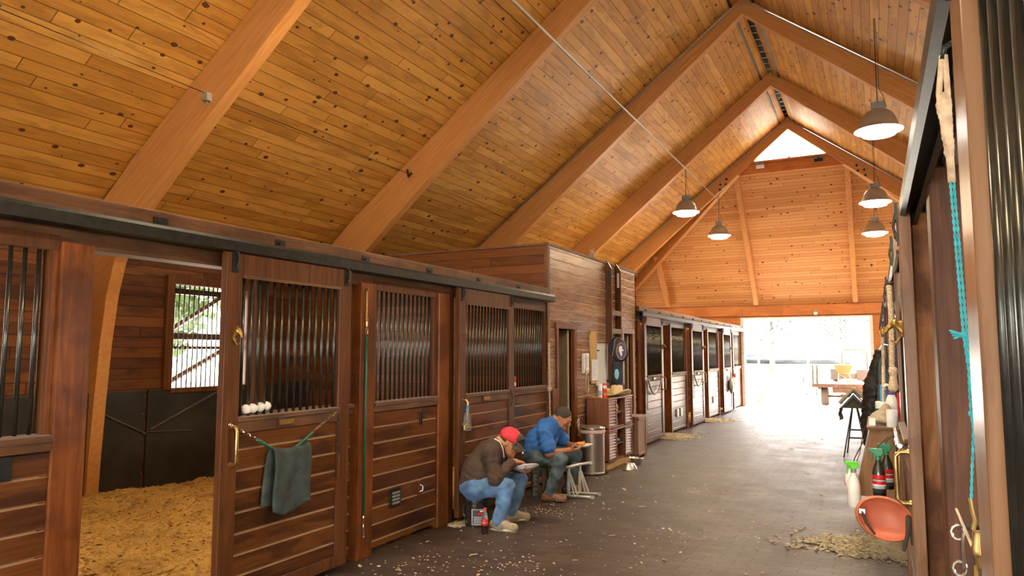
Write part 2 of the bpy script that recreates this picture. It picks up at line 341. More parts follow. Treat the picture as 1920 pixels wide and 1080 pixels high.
# ------------------------------------------------------------------ SDF modelling
def sdf_mb(prims, res=.006, wrinkle=0.0, wfreq=28, seed=0):
    lo = np.full(3, 1e9); hi = -lo
    for p in prims:
        if p[0] == 'c': pts = [np.array(p[1], float), np.array(p[2], float)]; r = max(p[3], p[4])
        else: pts = [np.array(p[1], float)]; r = max(p[2])
        for q in pts: lo = np.minimum(lo, q - r); hi = np.maximum(hi, q + r)
    lo -= 4 * res + .01; hi += 4 * res + .01
    N = np.ceil((hi - lo) / res).astype(int) + 1
    ax = [lo[i] + np.arange(N[i]) * res for i in range(3)]
    F = np.full(tuple(N), 1e2, np.float32)
    for p in prims:
        sub = False
        if p[0] == 'c':
            a, b, ra, rb, k = np.array(p[1], float), np.array(p[2], float), p[3], p[4], p[5]; mn = np.minimum(a, b) - max(ra, rb); mx = np.maximum(a, b) + max(ra, rb)
        else:
            c = np.array(p[1], float); rr = np.array(p[2], float); rot = p[3]; k = p[4]; sub = len(p) > 5; mn = c - rr.max(); mx = c + rr.max()
        pad = k + 3 * res
        i0 = np.maximum(0, np.floor((mn - pad - lo) / res).astype(int)); i1 = np.minimum(N, np.ceil((mx + pad - lo) / res).astype(int) + 1)
        sl = tuple(slice(i0[i], i1[i]) for i in range(3))
        g = np.meshgrid(*[ax[i][sl[i]] for i in range(3)], indexing='ij')
        if p[0] == 'c':
            d = b - a; L = max(1e-9, float(d @ d)); t = np.clip(sum((g[i] - a[i]) * d[i] for i in range(3)) / L, 0, 1)
            D = np.sqrt(sum((g[i] - a[i] - t * d[i]) ** 2 for i in range(3))) - (ra + (rb - ra) * t)
        else:
            q = [g[i] - c[i] for i in range(3)]
            if rot is not None: q = [sum(rot[j][i] * q[j] for j in range(3)) for i in range(3)]
            k0 = np.sqrt(sum((q[i] / rr[i]) ** 2 for i in range(3))); k1 = np.sqrt(sum((q[i] / rr[i] ** 2) ** 2 for i in range(3)))
            D = k0 * (k0 - 1) / np.maximum(k1, 1e-6)
        f = F[sl]; k = max(k, 1e-4)
        if sub:
            h = np.clip(.5 - .5 * (f + D) / k, 0, 1); F[sl] = f * (1 - h) - D * h + k * h * (1 - h)
        else:
            h = np.clip(.5 + .5 * (f - D) / k, 0, 1); F[sl] = f * (1 - h) + D * h - k * h * (1 - h)
    if wrinkle:
        g = np.meshgrid(*ax, indexing='ij'); s = seed
        wv = np.sin(g[0] * wfreq + 2.5 * np.sin(g[2] * wfreq * .5 + s) + g[1] * wfreq * .4) * np.sin(g[2] * wfreq * .9 + g[1] * wfreq * .6 + 1.7 * np.sin(g[0] * wfreq * .6 + s))
        F = F + (wrinkle * wv).astype(np.float32)
    S = F < 0
    c = np.zeros(tuple(N - 1), np.int8)
    for dx in (0, 1):
        for dy in (0, 1):
            for dz in (0, 1): c += S[dx:N[0] - 1 + dx, dy:N[1] - 1 + dy, dz:N[2] - 1 + dz]
    act = (c > 0) & (c < 8); I = np.argwhere(act); idx = np.full(act.shape, -1, np.int64); idx[act] = np.arange(len(I))
    acc = np.zeros((len(I), 3)); cnt = np.zeros(len(I))
    for a_ in range(3):
        o1, o2 = [(1, 2), (0, 2), (0, 1)][a_]
        for u in (0, 1):
            for v in (0, 1):
                A = I.copy(); A[:, o1] += u; A[:, o2] += v; B = A.copy(); B[:, a_] += 1
                fa = F[A[:, 0], A[:, 1], A[:, 2]]; fb = F[B[:, 0], B[:, 1], B[:, 2]]; m_ = (fa < 0) != (fb < 0)
                t = np.where(m_, fa / np.where(m_, fa - fb, 1), 0)
                P = A.astype(float); P[:, a_] += t; acc[m_] += P[m_]; cnt[m_] += 1
    V = acc / cnt[:, None] * res + lo
    Fs = []
    for a_ in range(3):
        o1, o2 = [(1, 2), (2, 0), (0, 1)][a_]
        s1 = [slice(None)] * 3; s2 = [slice(None)] * 3; s1[a_] = slice(0, N[a_] - 1); s2[a_] = slice(1, N[a_])
        e = S[tuple(s1)] != S[tuple(s2)]; E_ = np.argwhere(e); ok = (E_[:, o1] > 0) & (E_[:, o2] > 0) & (E_[:, o1] < N[o1] - 1) & (E_[:, o2] < N[o2] - 1); E_ = E_[ok]
        ins = S[tuple(s1)][E_[:, 0], E_[:, 1], E_[:, 2]]
        def at(d1, d2):
            q = E_.copy(); q[:, o1] += d1; q[:, o2] += d2; return idx[q[:, 0], q[:, 1], q[:, 2]]
        Q = np.stack([at(-1, -1), at(0, -1), at(0, 0), at(-1, 0)], 1); Q[~ins] = Q[~ins][:, ::-1]; Fs.append(Q)
    b = MB(); b.v = [tuple(v) for v in V.tolist()]; b.f = [tuple(f) for f in np.concatenate(Fs).tolist()]
    return b

# ================================================================== SETTING
CX = -1.78; LX = -3.65; RX = .20; BXL = -7.50; BXR = 3.94; Y0 = -8.0; YE = 22.5
HY = 19.25; HU = 1.40     # hip starts here
def dz(u): return 7.6 - SL * u
b = MB(); b.add([(-9, Y0 - 1, 0), (5.4, Y0 - 1, 0), (5.4, YE + .05, 0), (-9, YE + .05, 0)], [(0, 1, 2, 3)]); struct(b.build('floor', 'paver'))
b = MB(); b.add([(-90, -60, -.03), (90, -60, -.03), (90, 120, -.03), (-90, 120, -.03)], [(0, 1, 2, 3)]); struct(b.build('outside_ground', 'ground'))
# roof deck
for s, nm, mt in ((-1, 'ceiling', 'deck'), (1, 'ceiling', 'deck_r')):
    def P(u, y, t=0): return (CX + s * u, y, dz(u) + t)
    g = .055; U = 6.6
    outl = [(g, Y0), (U, Y0), (U, YE + .45), (6.30, YE + .2), (HU, HY), (g, HY)]
    b = MB(); n = len(outl)
    b.add([P(*q) for q in outl] + [P(*q, .06) for q in outl], [tuple(range(n)), tuple(range(n, 2 * n))[::-1]] + [(i, n + i, n + (i + 1) % n, (i + 1) % n) for i in range(n)])
    struct(b.build(nm, mt))
ZL = dz(HU)  # 6.53
hs = (ZL - 2.85) / (YE + .15 - HY)
b = MB(); yb = YE + .35; zb = ZL - hs * (yb - HY)
vs = [(CX - HU, HY, ZL), (CX + HU, HY, ZL), (CX + 6.4, yb, zb), (CX - 6.4, yb, zb)]
b.add(vs + [(x, y, z + .06) for x, y, z in vs], [(0, 1, 2, 3), (7, 6, 5, 4), (0, 3, 7, 4), (1, 5, 6, 2), (0, 4, 5, 1), (3, 2, 6, 7)]); struct(b.build('ceiling', 'deck_hip'))
# ridge vent cap above the slot
b = MB(); b.add([(CX - .2, Y0, 7.66), (CX, Y0, 7.78), (CX + .2, Y0, 7.66), (CX - .2, HY, 7.66), (CX, HY, 7.78), (CX + .2, HY, 7.66)], [(0, 1, 4, 3), (1, 2, 5, 4)])
b.box(CX - .2, CX - .17, Y0, HY, 7.45, 7.67); b.box(CX + .17, CX + .2, Y0, HY, 7.45, 7.67); b.box(CX - .2, CX + .2, HY - .03, HY, 7.56, 7.80); struct(b.build('trim_1', 'dark', solid=.02))
b = MB()
for i in range(70): y = -3 + i * .32; b.tube([(CX - .055, y, 7.60), (CX + .055, y + .02, 7.60)], .006, 5)
struct(b.build('trim_2', 'conduit'))
# gablet: ledge board and window
b = MB(); b.box(CX - HU - .1, CX + HU + .1, HY - .02, HY + .10, ZL - .28, ZL - .02); b.box(CX - HU, CX + HU, HY - .10, HY + .02, ZL - .02, ZL + .03); struct(b.build('trim_3', 'gl_x', bevel=.006))
b = MB(); uu = HU - .12
b.prism([(CX - uu, ZL + .03), (CX + uu, ZL + .03), (CX, 7.56)], 1, HY + .05, HY + .056); struct(b.build('window_1', 'glass'))
b = MB(); b.tube([(CX - uu, HY + .04, ZL + .05), (CX + uu, HY + .04, ZL + .05)], .022, 4); b.tube([(CX - uu, HY + .04, ZL + .05), (CX, HY + .04, 7.52), (CX + uu, HY + .04, ZL + .05)], .02, 4); b.tube([(CX, HY + .04, ZL), (CX, HY + .04, ZL + .1)], .03, 6)
struct(b.build('trim_4', 'gl_x'))
# far end wall with doorway
OX0, OX1, OZ = -3.60, -.06, 2.60
b = MB(); b.box(-8.2, OX0, YE, YE + .15, 0, 2.80); b.box(OX1, 4.7, YE, YE + .15, 0, 2.80); b.box(OX0, OX1, YE, YE + .15, OZ, 2.80); struct(b.build('wall_far', 'gl_x'))
b = MB(); b.box(-8.0, 4.5, YE - .12, YE, 2.70, 2.98); struct(b.build('trim_5', 'gl_x', bevel=.006))
b = MB(); b.box(OX0 - .02, OX0 + .07, YE - .04, YE + .22, 0, OZ); b.box(OX1 - .07, OX1 + .02, YE - .04, YE + .22, 0, OZ); b.box(OX0 - .02, OX1 + .02, YE - .04, YE + .22, OZ, OZ + .05); struct(b.build('trim_6', 'pale', bevel=.004))
# near end wall, open barn door behind the viewer
b = MB(); b.box(-8.2, -3.9, Y0 - .15, Y0, 0, 3.0); b.box(.3, 4.7, Y0 - .15, Y0, 0, 3.0); b.box(-3.9, .3, Y0 - .15, Y0, 2.9, 3.0)
b.prism([(-8.0, 3.0), (4.5, 3.0), (CX, 7.6)], 1, Y0 - .15, Y0); struct(b.build('wall_near', 'siding_x'))
# side walls
WY0, WY1, WZ0, WZ1 = 5.78, 6.90, 1.18, 2.42
def side_wall(name, x, t, wins):
    b = MB(); ys = [Y0] + [v for w_ in wins for v in w_] + [YE]
    for i in range(0, len(ys), 2): b.box(min(x, x + t), max(x, x + t), ys[i], ys[i + 1], 0, 3.3)
    for (a, c) in wins: b.box(min(x, x + t), max(x, x + t), a, c, 0, WZ0); b.box(min(x, x + t), max(x, x + t), a, c, WZ1, 3.3)
    return struct(b.build(name, 'siding_in'))
LW = [(-5.2, -4.1), (-1.5, -.4), (2.1, 2.9), (WY0, WY1), (13.2, 14.3), (16.8, 17.9), (20.4, 21.5)]
side_wall('wall_left', BXL, -.15, LW)
side_wall('wall_right', BXR, .15, [(-5.2, -4.1), (-1.5, -.4), (2.1, 3.2), (5.8, 6.9), (9.4, 10.5), (13.2, 14.3), (16.8, 17.9), (20.4, 21.5)])
# stall window seen through the open doorway
def stall_window(i, x, s, y0, y1):
    w_ = root('window_%d' % i, None, None); struct(w_); w_.pop('category', None)
    b = MB(); f = .10
    b.box(x - .03, x + .05, y0 - f, y0, WZ0 - .02, WZ1 + f); b.box(x - .03, x + .05, y1, y1 + f, WZ0 - .02, WZ1 + f); b.box(x - .03, x + .05, y0, y1, WZ1, WZ1 + f); b.box(x - .03, x + .05, y0, y1, WZ0 - .06, WZ0)
    b.build('window_frame', 'frame', w_, bevel=.004)
    n = int((y1 - y0) / .068); m = None
    for k in range(n):
        y = y0 + (k + .5) * (y1 - y0) / n
        if m is None: m = MB().tube([(0, 0, WZ0), (0, 0, WZ1)], .009, 6).build('bar', 'bar', w_, smooth=True); o = m
        else: o = m.copy(); COL.objects.link(o)
        o.location = (x, y, 0)
    b = MB(); xo = x - s * .16
    b.tube([(xo, y0 - .1, WZ0 - .05), (xo, y1 + .1, WZ0 + .60)], .035, 4); b.tube([(xo, y0, WZ0 + .62), (xo, y1 + .1, WZ1 + .1)], .035, 4)
    b.box(xo - .02, xo + .02, y0 - .1, y1 + .1, WZ0 + .58, WZ0 + .66); b.box(xo - .02, xo + .02, y0 - .1, y1 + .1, WZ0 + .46, WZ0 + .50); b.box(xo - .02, xo + .02, y0 - .1, y1 + .1, WZ1 - .10, WZ1 - .03)
    b.build('shutter_brace', 'frame', w_)
stall_window(2, BXL, 1, WY0, WY1)
stall_window(3, BXL, 1, 2.1, 2.9)
# black rubber mats lining the stall
b = MB()
for y0, y1 in ((.6, 2.35), (2.37, 3.55), (3.57, 5.47), (5.50, 7.3), (7.32, 8.1)): b.box(BXL, BXL + .03, y0, y1, 0, 1.17 + .01 * math.sin(y0 * 7))
o = b.build('trim_7', 'black', bevel=.008); struct(o)
b = MB(); b.tube([(BXL + .035, 4.66, 1.09), (BXL + .04, 5.48, .68)], .012, 6); b.tube([(BXL + .04, 5.54, .72), (BXL + .035, 6.5, 1.12)], .012, 6); b.tube([(BXL + .04, 5.5, .70), (BXL + .04, 6.1, .66)], .006, 6)
for z in (1.1, .9, .6, .25): b.tube([(BXL + .03, 5.44, z), (BXL + .045, 5.44, z)], .012, 6)
struct(b.build('trim_8', plain('scuffed_rubber', (.075, .060, .045), .7)))
# partition of the next stall group towards the viewer
b = MB(); b.box(BXL, LX - .1, .78, .86, 0, 2.3); struct(b.build('wall_partition', 'siding_x'))

# bedding shavings
def bed(name, x0, x1, y0, y1, h, mat, label, res=.035, chips=0, shape=None):
    b = MB(); nu = int((x1 - x0) / res); nv = int((y1 - y0) / res)
    def f(u, v):
        x = x0 + u * (x1 - x0); y = y0 + v * (y1 - y0)
        z = h * (.62 + .7 * mnoise.noise(Vector((x * .9, y * .9, 3)))) + .035 * mnoise.noise(Vector((x * 6, y * 6, 1))) + .012 * mnoise.noise(Vector((x * 25, y * 25, 1)))
        if shape: z = z * shape(x, y) + .004 * 0 - .01 * (1 - shape(x, y))
        return (x, y, max(z, -.01))
    b.grid(f, nu, nv); rr = random.Random(len(name) + int(x0 * 10))
    for i in range(chips):
        u, v = rr.random(), rr.random(); p = Vector(f(u, v))
        if p.z < (-.006 if shape else .002): continue
        if shape: p.z = max(p.z, .003)
        a = rr.random() * 6.28; s = .006 + rr.random() * .011; t = rr.uniform(-.5, .5); d = Vector((math.cos(a), math.sin(a), t)) * s; e = Vector((-math.sin(a), math.cos(a), rr.uniform(-.4, .4))) * s * .6
        p.z += .006; b.add([p - d - e, p + d - e, p + d + e, p - d + e], [(0, 1, 2, 3)])
    o = b.build(name, mat); return tag(o, label, 'shavings', kind='stuff')
bed('stall_bedding', BXL + .03, LX - .08, .9, 8.1, .13, 'shav', 'deep golden wood shavings bedding the open stall floor', chips=26000)
for i, (ya, yb_) in enumerate(((12.1, 15.4), (15.8, 19.0), (19.4, 22.3))):
    bed('stall_bedding', BXL + .03, LX - .12, ya, yb_, .08, 'shav', ('golden shavings inside the first far stall', 'golden shavings inside the second far stall', 'golden shavings inside the far stall next to the exit')[i], res=.1)
def spill(x0, x1, y0, y1, cx, cy, rx, ry, lb, h=.06, chips=5000):
    bed('shavings_pile', x0, x1, y0, y1, h, 'shavp', lb, res=.02, chips=chips, shape=lambda x, y: max(0, 1 - (((x - cx) / rx) ** 2 + ((y - cy) / ry) ** 2) ** .7 * (1 + .55 * mnoise.noise(Vector((x * 3, y * 3, 0))) + .8 * mnoise.noise(Vector((x * 23, y * 23, 0))))))
spill(-1.0, .6, 6.0, 7.5, .02, 6.72, .80, .36, 'pale wood shavings spilled on pavers below the orange scoop', .06, 14000)
spill(-3.72, -2.9, 13.2, 14.6, -3.6, 13.75, .5, .5, 'pale shavings spilled from the first far stall doorway')
spill(-3.72, -2.9, 16.8, 18.2, -3.6, 17.3, .5, .55, 'pale shavings spilled from the second far stall doorway')
spill(-3.62, -3.2, 5.7, 6.2, -3.56, 5.88, .14, .12, 'small heap of shavings beside the black bucket', .04, 600)
b = MB()
for i in range(1000):
    y = 3.2 + 15 * rnd.random() ** 1.6; x = rnd.uniform(-3.6, .1)
    if rnd.random() > .35 and x > -1.6: x = -3.4 + 2.2 * rnd.random()
    if y > 10 and rnd.random() < .5: continue
    s = .0025 + .0065 * rnd.random() ** 3 * 1.3; a = rnd.random() * 6.28; L = s * (1 if rnd.random() < .8 else 3.5)
    d = Vector((math.cos(a), math.sin(a), rnd.uniform(-.2, .2))) * L; e = Vector((-math.sin(a), math.cos(a), rnd.uniform(-.3, .3))) * s; p = Vector((x, y, .006))
    q = [p - d - e, p + d - e, p + d + e, p - d + e]; b.add([v for v in q] + [v + Vector((0, 0, .003)) for v in q], [(3, 2, 1, 0), (4, 5, 6, 7), (0, 1, 5, 4), (1, 2, 6, 5), (2, 3, 7, 6), (3, 0, 4, 7)])
for (cx, cy, n_) in ((-3.05, 6.8, 60), (-3.1, 4.6, 50), (-2.5, 5.0, 40), (-1.9, 8.5, 50), (-1.6, 6.4, 30)):
    for i in range(n_):
        s = .002 + .0045 * rnd.random(); p = Vector((cx + rnd.gauss(0, .16), cy + rnd.gauss(0, .14), .006)); a = rnd.random() * 6.28
        d = Vector((math.cos(a), math.sin(a), 0)) * s * 1.5; e = Vector((-math.sin(a), math.cos(a), 0)) * s
        q = [p - d - e, p + d - e, p + d + e, p - d + e]; b.add(q + [v + Vector((0, 0, .003)) for v in q], [(3, 2, 1, 0), (4, 5, 6, 7), (0, 1, 5, 4), (1, 2, 6, 5), (2, 3, 7, 6), (3, 0, 4, 7)])
tag(b.build('loose_shavings', 'shavp'), 'scattered pale shavings and straw bits littering the aisle pavers', 'shavings', kind='stuff')

# ================================================================== ARCHES
prof_in = [(0, 7.30), (1.4, 6.131), (2.8, 4.962), (3.9, 4.04), (4.3, 3.70), (4.65, 3.39), (4.95, 3.12), (5.2, 2.86), (5.38, 2.56), (5.48, 2.2), (5.55, 1.7), (5.60, 1.1), (5.64, .5), (5.66, 0)]
prof_out = [(0, 7.6), (5.72, dz(5.72)), (5.72, 0)]
def half(s, y, th=.14):
    b = MB(); n = len(prof_in); vs = []; fs = []
    def uo(i):   # matching outer point
        u, z = prof_in[i]
        if i == 0: return (0, dz(0) - .002)
        k = 1.12; uu_ = min(5.719, u + (.26 if i < n - 6 else 9)); 
        return (uu_, dz(uu_) - .002) if i <= 6 else ((5.719, min(dz(5.72), z + .3 if i < n - 1 else 0)) if i < n - 1 else (5.719, 0))
    for t in (y, y + th):
        for i in range(n):
            u, z = prof_in[i]; vs.append((CX + s * u, t, z))
        for i in range(n):
            u, z = uo(i); vs.append((CX + s * u, t, z))
    for i in range(n - 1):
        a, c, d, e = i, i + 1, n + i + 1, n + i
        fs += [(a, c, d, e), tuple(2 * n + q for q in (e, d, c, a)), (a, 2 * n + a, 2 * n + c, c), (e, d, 2 * n + d, 2 * n + e)]
    fs += [(n - 1, 3 * n - 1, 4 * n - 1, 2 * n - 1)]
    b.add(vs, fs); return b
names = {
         4.8: 'wide laminated timber arch at left whose curved leg shows inside the open stall', 8.45: 'laminated timber arch rising behind the tack room corner, second from the left',
         12.1: 'laminated timber arch with a full peak nearest the viewer at the dark ridge slot', 15.75: 'laminated timber arch carrying the left pendant lamp, between two others', 19.1: 'farthest laminated timber arch framing the bright gable window'}
for y, lb in names.items():
    r_ = root('timber_arch', lb or 'laminated timber arch behind the viewer', 'arch', (0, 0, 0), 0, 'timber roof arches')
    half(-1, y).build('arch_rafter', 'gl_l', r_, bevel=.006); half(1, y).build('arch_rafter', 'gl_r', r_, bevel=.006)
    if y > 18:
        for s in (-1, 1):
            for du, dv in ((0, 0), (.16, 0), (.02, -.12), (.18, -.12)): u = 1.55 + du; z = 6.16 + dv - .2 * du * 4; MB().lathe([(.03, 0), (.03, .02), (.012, .035)], (CX + s * u, y - .0, z), 8, Matrix.Rotation(R(90), 3, 'X')).build('bolt_head', 'dark', r_)
# hip rafters and jack rafters
def beam3(p, q, w_, h, mat, name, label, cat='rafter', group=None):
    p, q = Vector(p), Vector(q); d = (q - p).normalized(); sd = d.cross(Vector((0, 0, 1))).normalized(); up = sd.cross(d)
    b = MB(); vs = []
    for e in (p, q):
        for a, c in ((-1, 0), (1, 0), (1, -1), (-1, -1)): vs.append(e + sd * a * w_ / 2 + up * c * h)
    b.add(vs, [(3, 2, 1, 0), (4, 5, 6, 7), (0, 1, 5, 4), (1, 2, 6, 5), (2, 3, 7, 6), (3, 0, 4, 7)])
    return tag(b.build(name, mat, bevel=.006), label, cat, group)
for s, t in ((-1, 'left'), (1, 'right')):
    beam3((CX + s * HU, HY, ZL), (CX + s * 6.1, YE, ZL - hs * (YE - HY)), .13, .34, 'gl_l' if s < 0 else 'gl_r', 'hip_rafter', 'diagonal hip rafter running down to the %s corner of the far end wall' % t)
def zhip(y): return ZL - hs * (y - HY)
for X, y0, lb in ((-5.78, 21.95, 'short pale jack rafter at the far left of the hip end'), (-3.12, HY + .10, 'long pale rafter on the hip end above the left side of the exit'), (-.45, HY + .10, 'long pale rafter on the hip end above the right side of the exit'), (2.2, 21.95, 'short jack rafter at the far right of the hip end')):
    y0 = HY + .1 if abs(X - CX) < 1.5 else HY + (abs(X - CX) - HU) / (6.1 - HU) * (YE - HY)
    beam3((X, y0, zhip(y0)), (X, YE - .12, zhip(YE - .12)), .13, .20, 'gl_z', 'jack_rafter', lb, group='jack rafters of the hip end')

# ================================================================== STALL FRONTS
def flip(s, x): return x      # left wall geometry is built facing +X; the right side is turned by 180 degrees
def shiplap(b, y0, y1, z0, z1, x):
    z = z0
    while z < z1 - 1e-4:
        zn = min(z1, .1 + (math.floor((z - .1) / BH + 1e-6) + 1) * BH)
        if zn - z > .03: b.prism([(x - .03, z), (x - .009, z), (x, z + .008), (x, zn - .010), (x - .010, zn - .0005), (x - .03, zn)], 1, y0, y1)
        else: b.box(x - .03, x - .002, y0, y1, z, zn)
        z = zn
def board_panel(name, y0, y1, z0, z1, x, mat, parent):
    b = MB(); shiplap(b, y0, y1, z0, z1, x); return b.build(name, mat, parent)
bar_me = {}
def bars(y0, y1, z0, z1, x, parent, sp=.066, r=.0105):
    n = max(2, round((y1 - y0) / sp)); key = (round(z0, 3), round(z1, 3), r)
    for k in range(n):
        y = y0 + (k + .5) * (y1 - y0) / n
        if key not in bar_me:
            o = MB().tube([(0, 0, z0), (0, 0, z1)], r, 8).build('bar', 'bar', parent, smooth=True); bar_me[key] = o.data
        else: o = bpy.data.objects.new('bar', bar_me[key]); COL.objects.link(o); o.parent = parent
        o.location = (x, y, 0)
def fixed_panel(L, label, x=0.0, zt=2.13, group='fixed grille panels', stile=.05, mat='siding', nobars=False):
    """origin at the panel's near bottom corner on the wall line; runs along +Y for L"""
    r_ = root('grille_panel', label, 'stall panel', group=group)
    board_panel('board_panel', 0, L, .04, 1.12, x, mat, r_)
    b = MB(); b.prism([(x - .05, 1.12), (x + .018, 1.12), (x + .022, 1.165), (x + .035, 1.17), (x + .035, 1.195), (x - .05, 1.205)], 1, 0, L); b.build('sill', 'rail', r_, bevel=.003)
    b = MB(); b.box(x - .06, x - .003, 0, L, zt - .02, zt + .06); b.box(x - .06, x - .005, 0, stile, 1.2, zt - .02); b.box(x - .06, x - .005, L - stile, L, 1.2, zt - .02); b.build('grille_frame', 'frame', r_, bevel=.003)
    if not nobars: bars(stile, L - stile, 1.2, zt, x - .035, r_)
    return r_
def horse_hook(parent):
    b = sdf_mb([('c', (.005, 0, 0), (.035, 0, .035), .014, .017, .01), ('c', (.035, 0, .035), (.055, 0, .02), .017, .010, .01), ('c', (.055, 0, .02), (.072, 0, -.004), .010, .007, .008), ('c', (.03, .006, .05), (.026, .007, .064), .004, .002, .004), ('c', (.03, -.006, .05), (.026, -.007, .064), .004, .002, .004), ('c', (.02, 0, .03), (.002, 0, .03), .010, .006, .01),
                ('c', (.004, 0, -.02), (.004, 0, .04), .010, .010, .01), ('c', (.006, 0, -.02), (.030, 0, -.055), .005, .0045, .004), ('c', (.030, 0, -.055), (.050, 0, -.045), .0045, .004, .004)], .0028)
    return b.build('horse_head_hook', 'gold', parent, smooth=True)
def sliding_door(W, label, group='sliding stall doors', handle='near', hook=True, plate=True, zt=2.27, x=.0, mat='siding', hz=1.03, fm='frame'):
    r_ = root('sliding_door', label, 'stall door', group=group); t = .05; s = .125
    b = MB(); b.box(x, x + t, 0, s, .05, zt); b.box(x, x + t, W - s, W, .05, zt); b.box(x, x + t, s, W - s, 2.08, zt - .02); b.box(x, x + t, s, W - s, .05, .13)
    b.build('door_frame', fm, r_, bevel=.004)
    b = MB(); b.prism([(x, 1.10), (x + t - .004, 1.10), (x + t - .004, 1.17), (x + t + .016, 1.176), (x + t + .016, 1.196), (x, 1.205)], 1, s, W - s); b.box(x + t - .005, x + t + .012, s, W - s, 2.07, 2.088); b.build('mid_rail', 'rail', r_, bevel=.003)
    board_panel('board_panel', s, W - s, .13, 1.10, x + t - .012, mat, r_)
    bars(s, W - s, 1.20, 2.08, x + .025, r_)
    for y in (.06, W - .06):
        b = MB(); b.box(x + t, x + t + .008, y - .025, y + .025, 2.10, zt + .01); b.box(x + t, x + t + .014, y - .018, y + .018, zt - .05, zt + .03); b.tube([(x + t, y, 2.14), (x + t + .018, y, 2.14)], .009, 8); b.tube([(x + t, y, 2.22), (x + t + .02, y, 2.22)], .010, 8); b.tube([(x + t + .006, y + .01, zt), (x + t + .02, y + .01, zt - .08), (x + t + .006, y + .01, zt - .15)], .006, 6)
        b.build('hanger', 'steel', r_)
    y = .07 if handle == 'near' else W - .07; xx = x + t
    b = MB(); b.tube([(xx, y, hz + .115), (xx + .035, y, hz + .115), (xx + .055, y, hz + .095), (xx + .055, y, hz - .095), (xx + .035, y, hz - .115), (xx, y, hz - .115)], .011, 10)
    for z in (hz - .115, hz + .115): b.tube([(xx, y, z), (xx + .006, y, z)], .018, 10)
    lab(b.build('handle', 'brass', r_, smooth='auto'), 'brass pull handle')
    if plate:
        b = MB(); yc = W * .45; b.box(xx - .002, xx + .014, yc - .075, yc + .075, 1.115, 1.162); p_ = b.build('nameplate', 'frame', r_, bevel=.003)
        b = MB(); b.box(xx + .014, xx + .017, yc - .065, yc + .065, 1.122, 1.155); b.build('brass_plate', 'gold', p_)
    if hook: h = horse_hook(r_); h.location = (xx, y, 1.70)
    return r_
def post(y0, y1, x0, x1, z1, label, mat='post', group='stall posts'):
    return tag(MB().box(x0, x1, y0, y1, 0, z1).build('stall_post', mat, bevel=.008), label, 'post', group)

# header beams and tracks, left near / left far / right
def header(y0, y1, x, label, flipx=False, zb=2.14):
    s = -1 if flipx else 1
    r_ = root('header_beam', label, 'beam', (x, y0, 0)); L = y1 - y0
    a = lambda p, q: (min(s * p, s * q), max(s * p, s * q))
    b = MB(); b.box(*a(-.16, -.01), 0, L, zb, 2.33); b.box(*a(-.17, .045), 0, L, 2.318, 2.402); b.build('beam', 'rail', r_, bevel=.006)
    b = MB(); b.prism([(s * p, z - .042) for p, z in ((.035, 2.359), (.105, 2.354), (.115, 2.335), (.115, 2.275), (.095, 2.265), (.095, 2.278), (.102, 2.282), (.102, 2.330), (.045, 2.335), (.045, 2.278), (.055, 2.275), (.055, 2.265), (.035, 2.265))], 1, 0, L); b.build('door_track', 'steel', r_)
    k = 0; y = .4
    while y < L:
        b = MB(); b.box(*a(.044, .054), y - .045, y + .045, 2.325, 2.365); b.tube([(s * .05, y - .012, 2.34), (s * .066, y - .012, 2.34)], .010, 6); b.build('track_bracket', 'steel', r_); y += .92
    return r_
header(-6.0, 8.17, LX, 'brown header beam with dark steel door track over the near left stalls')
header(11.95, YE - .05, LX, 'pale lit header beam with door track over the far left stalls')
header(-6.0, YE - .05, .24, 'header beam with steel door track along the right hand stalls', True, 2.29)

# left, near group
r_ = fixed_panel(1.21, 'fixed grille and boards at the left edge of the picture'); r_.location = (LX, .95, 0)
post(2.16, 2.33, LX - .10, LX + .02, 2.16, 'worn reddish post at the left side of the open stall doorway')
post(2.12, 2.17, LX - .06, LX - .005, 2.16, 'narrow jamb strip beside the left grille panel')
r_ = fixed_panel(1.0, 'recessed panel half hidden behind the open sliding door', stile=.10, x=-.05, nobars=True); r_.location = (LX, 3.50, 0)
post(4.50, 4.69, LX - .14, LX + .03, 2.16, 'brown post with the green stall guard hanging on it')
r_ = fixed_panel(.95, 'fixed grille panel between two posts with a louvred vent below'); r_.location = (LX, 4.70, 0)
post(5.66, 5.84, LX - .12, LX + .02, 2.16, 'reddish post left of the closed sliding door')
post(5.84, 5.97, LX - .12, LX - .01, 2.16, 'dark jamb strip between the reddish post and the closed door', 'frame')
r_ = fixed_panel(1.02, 'fixed grille panel next to the tack room behind the blue shirted man'); r_.location = (LX, 7.12, 0)
d1 = sliding_door(1.18, 'nearest sliding stall door, slid open, towel hanging on it'); d1.location = (LX + .045, 3.12, 0)
d2 = sliding_door(1.17, 'closed sliding stall door behind the man on the bucket', hook=False); d2.location = (LX + .045, 5.90, 0)
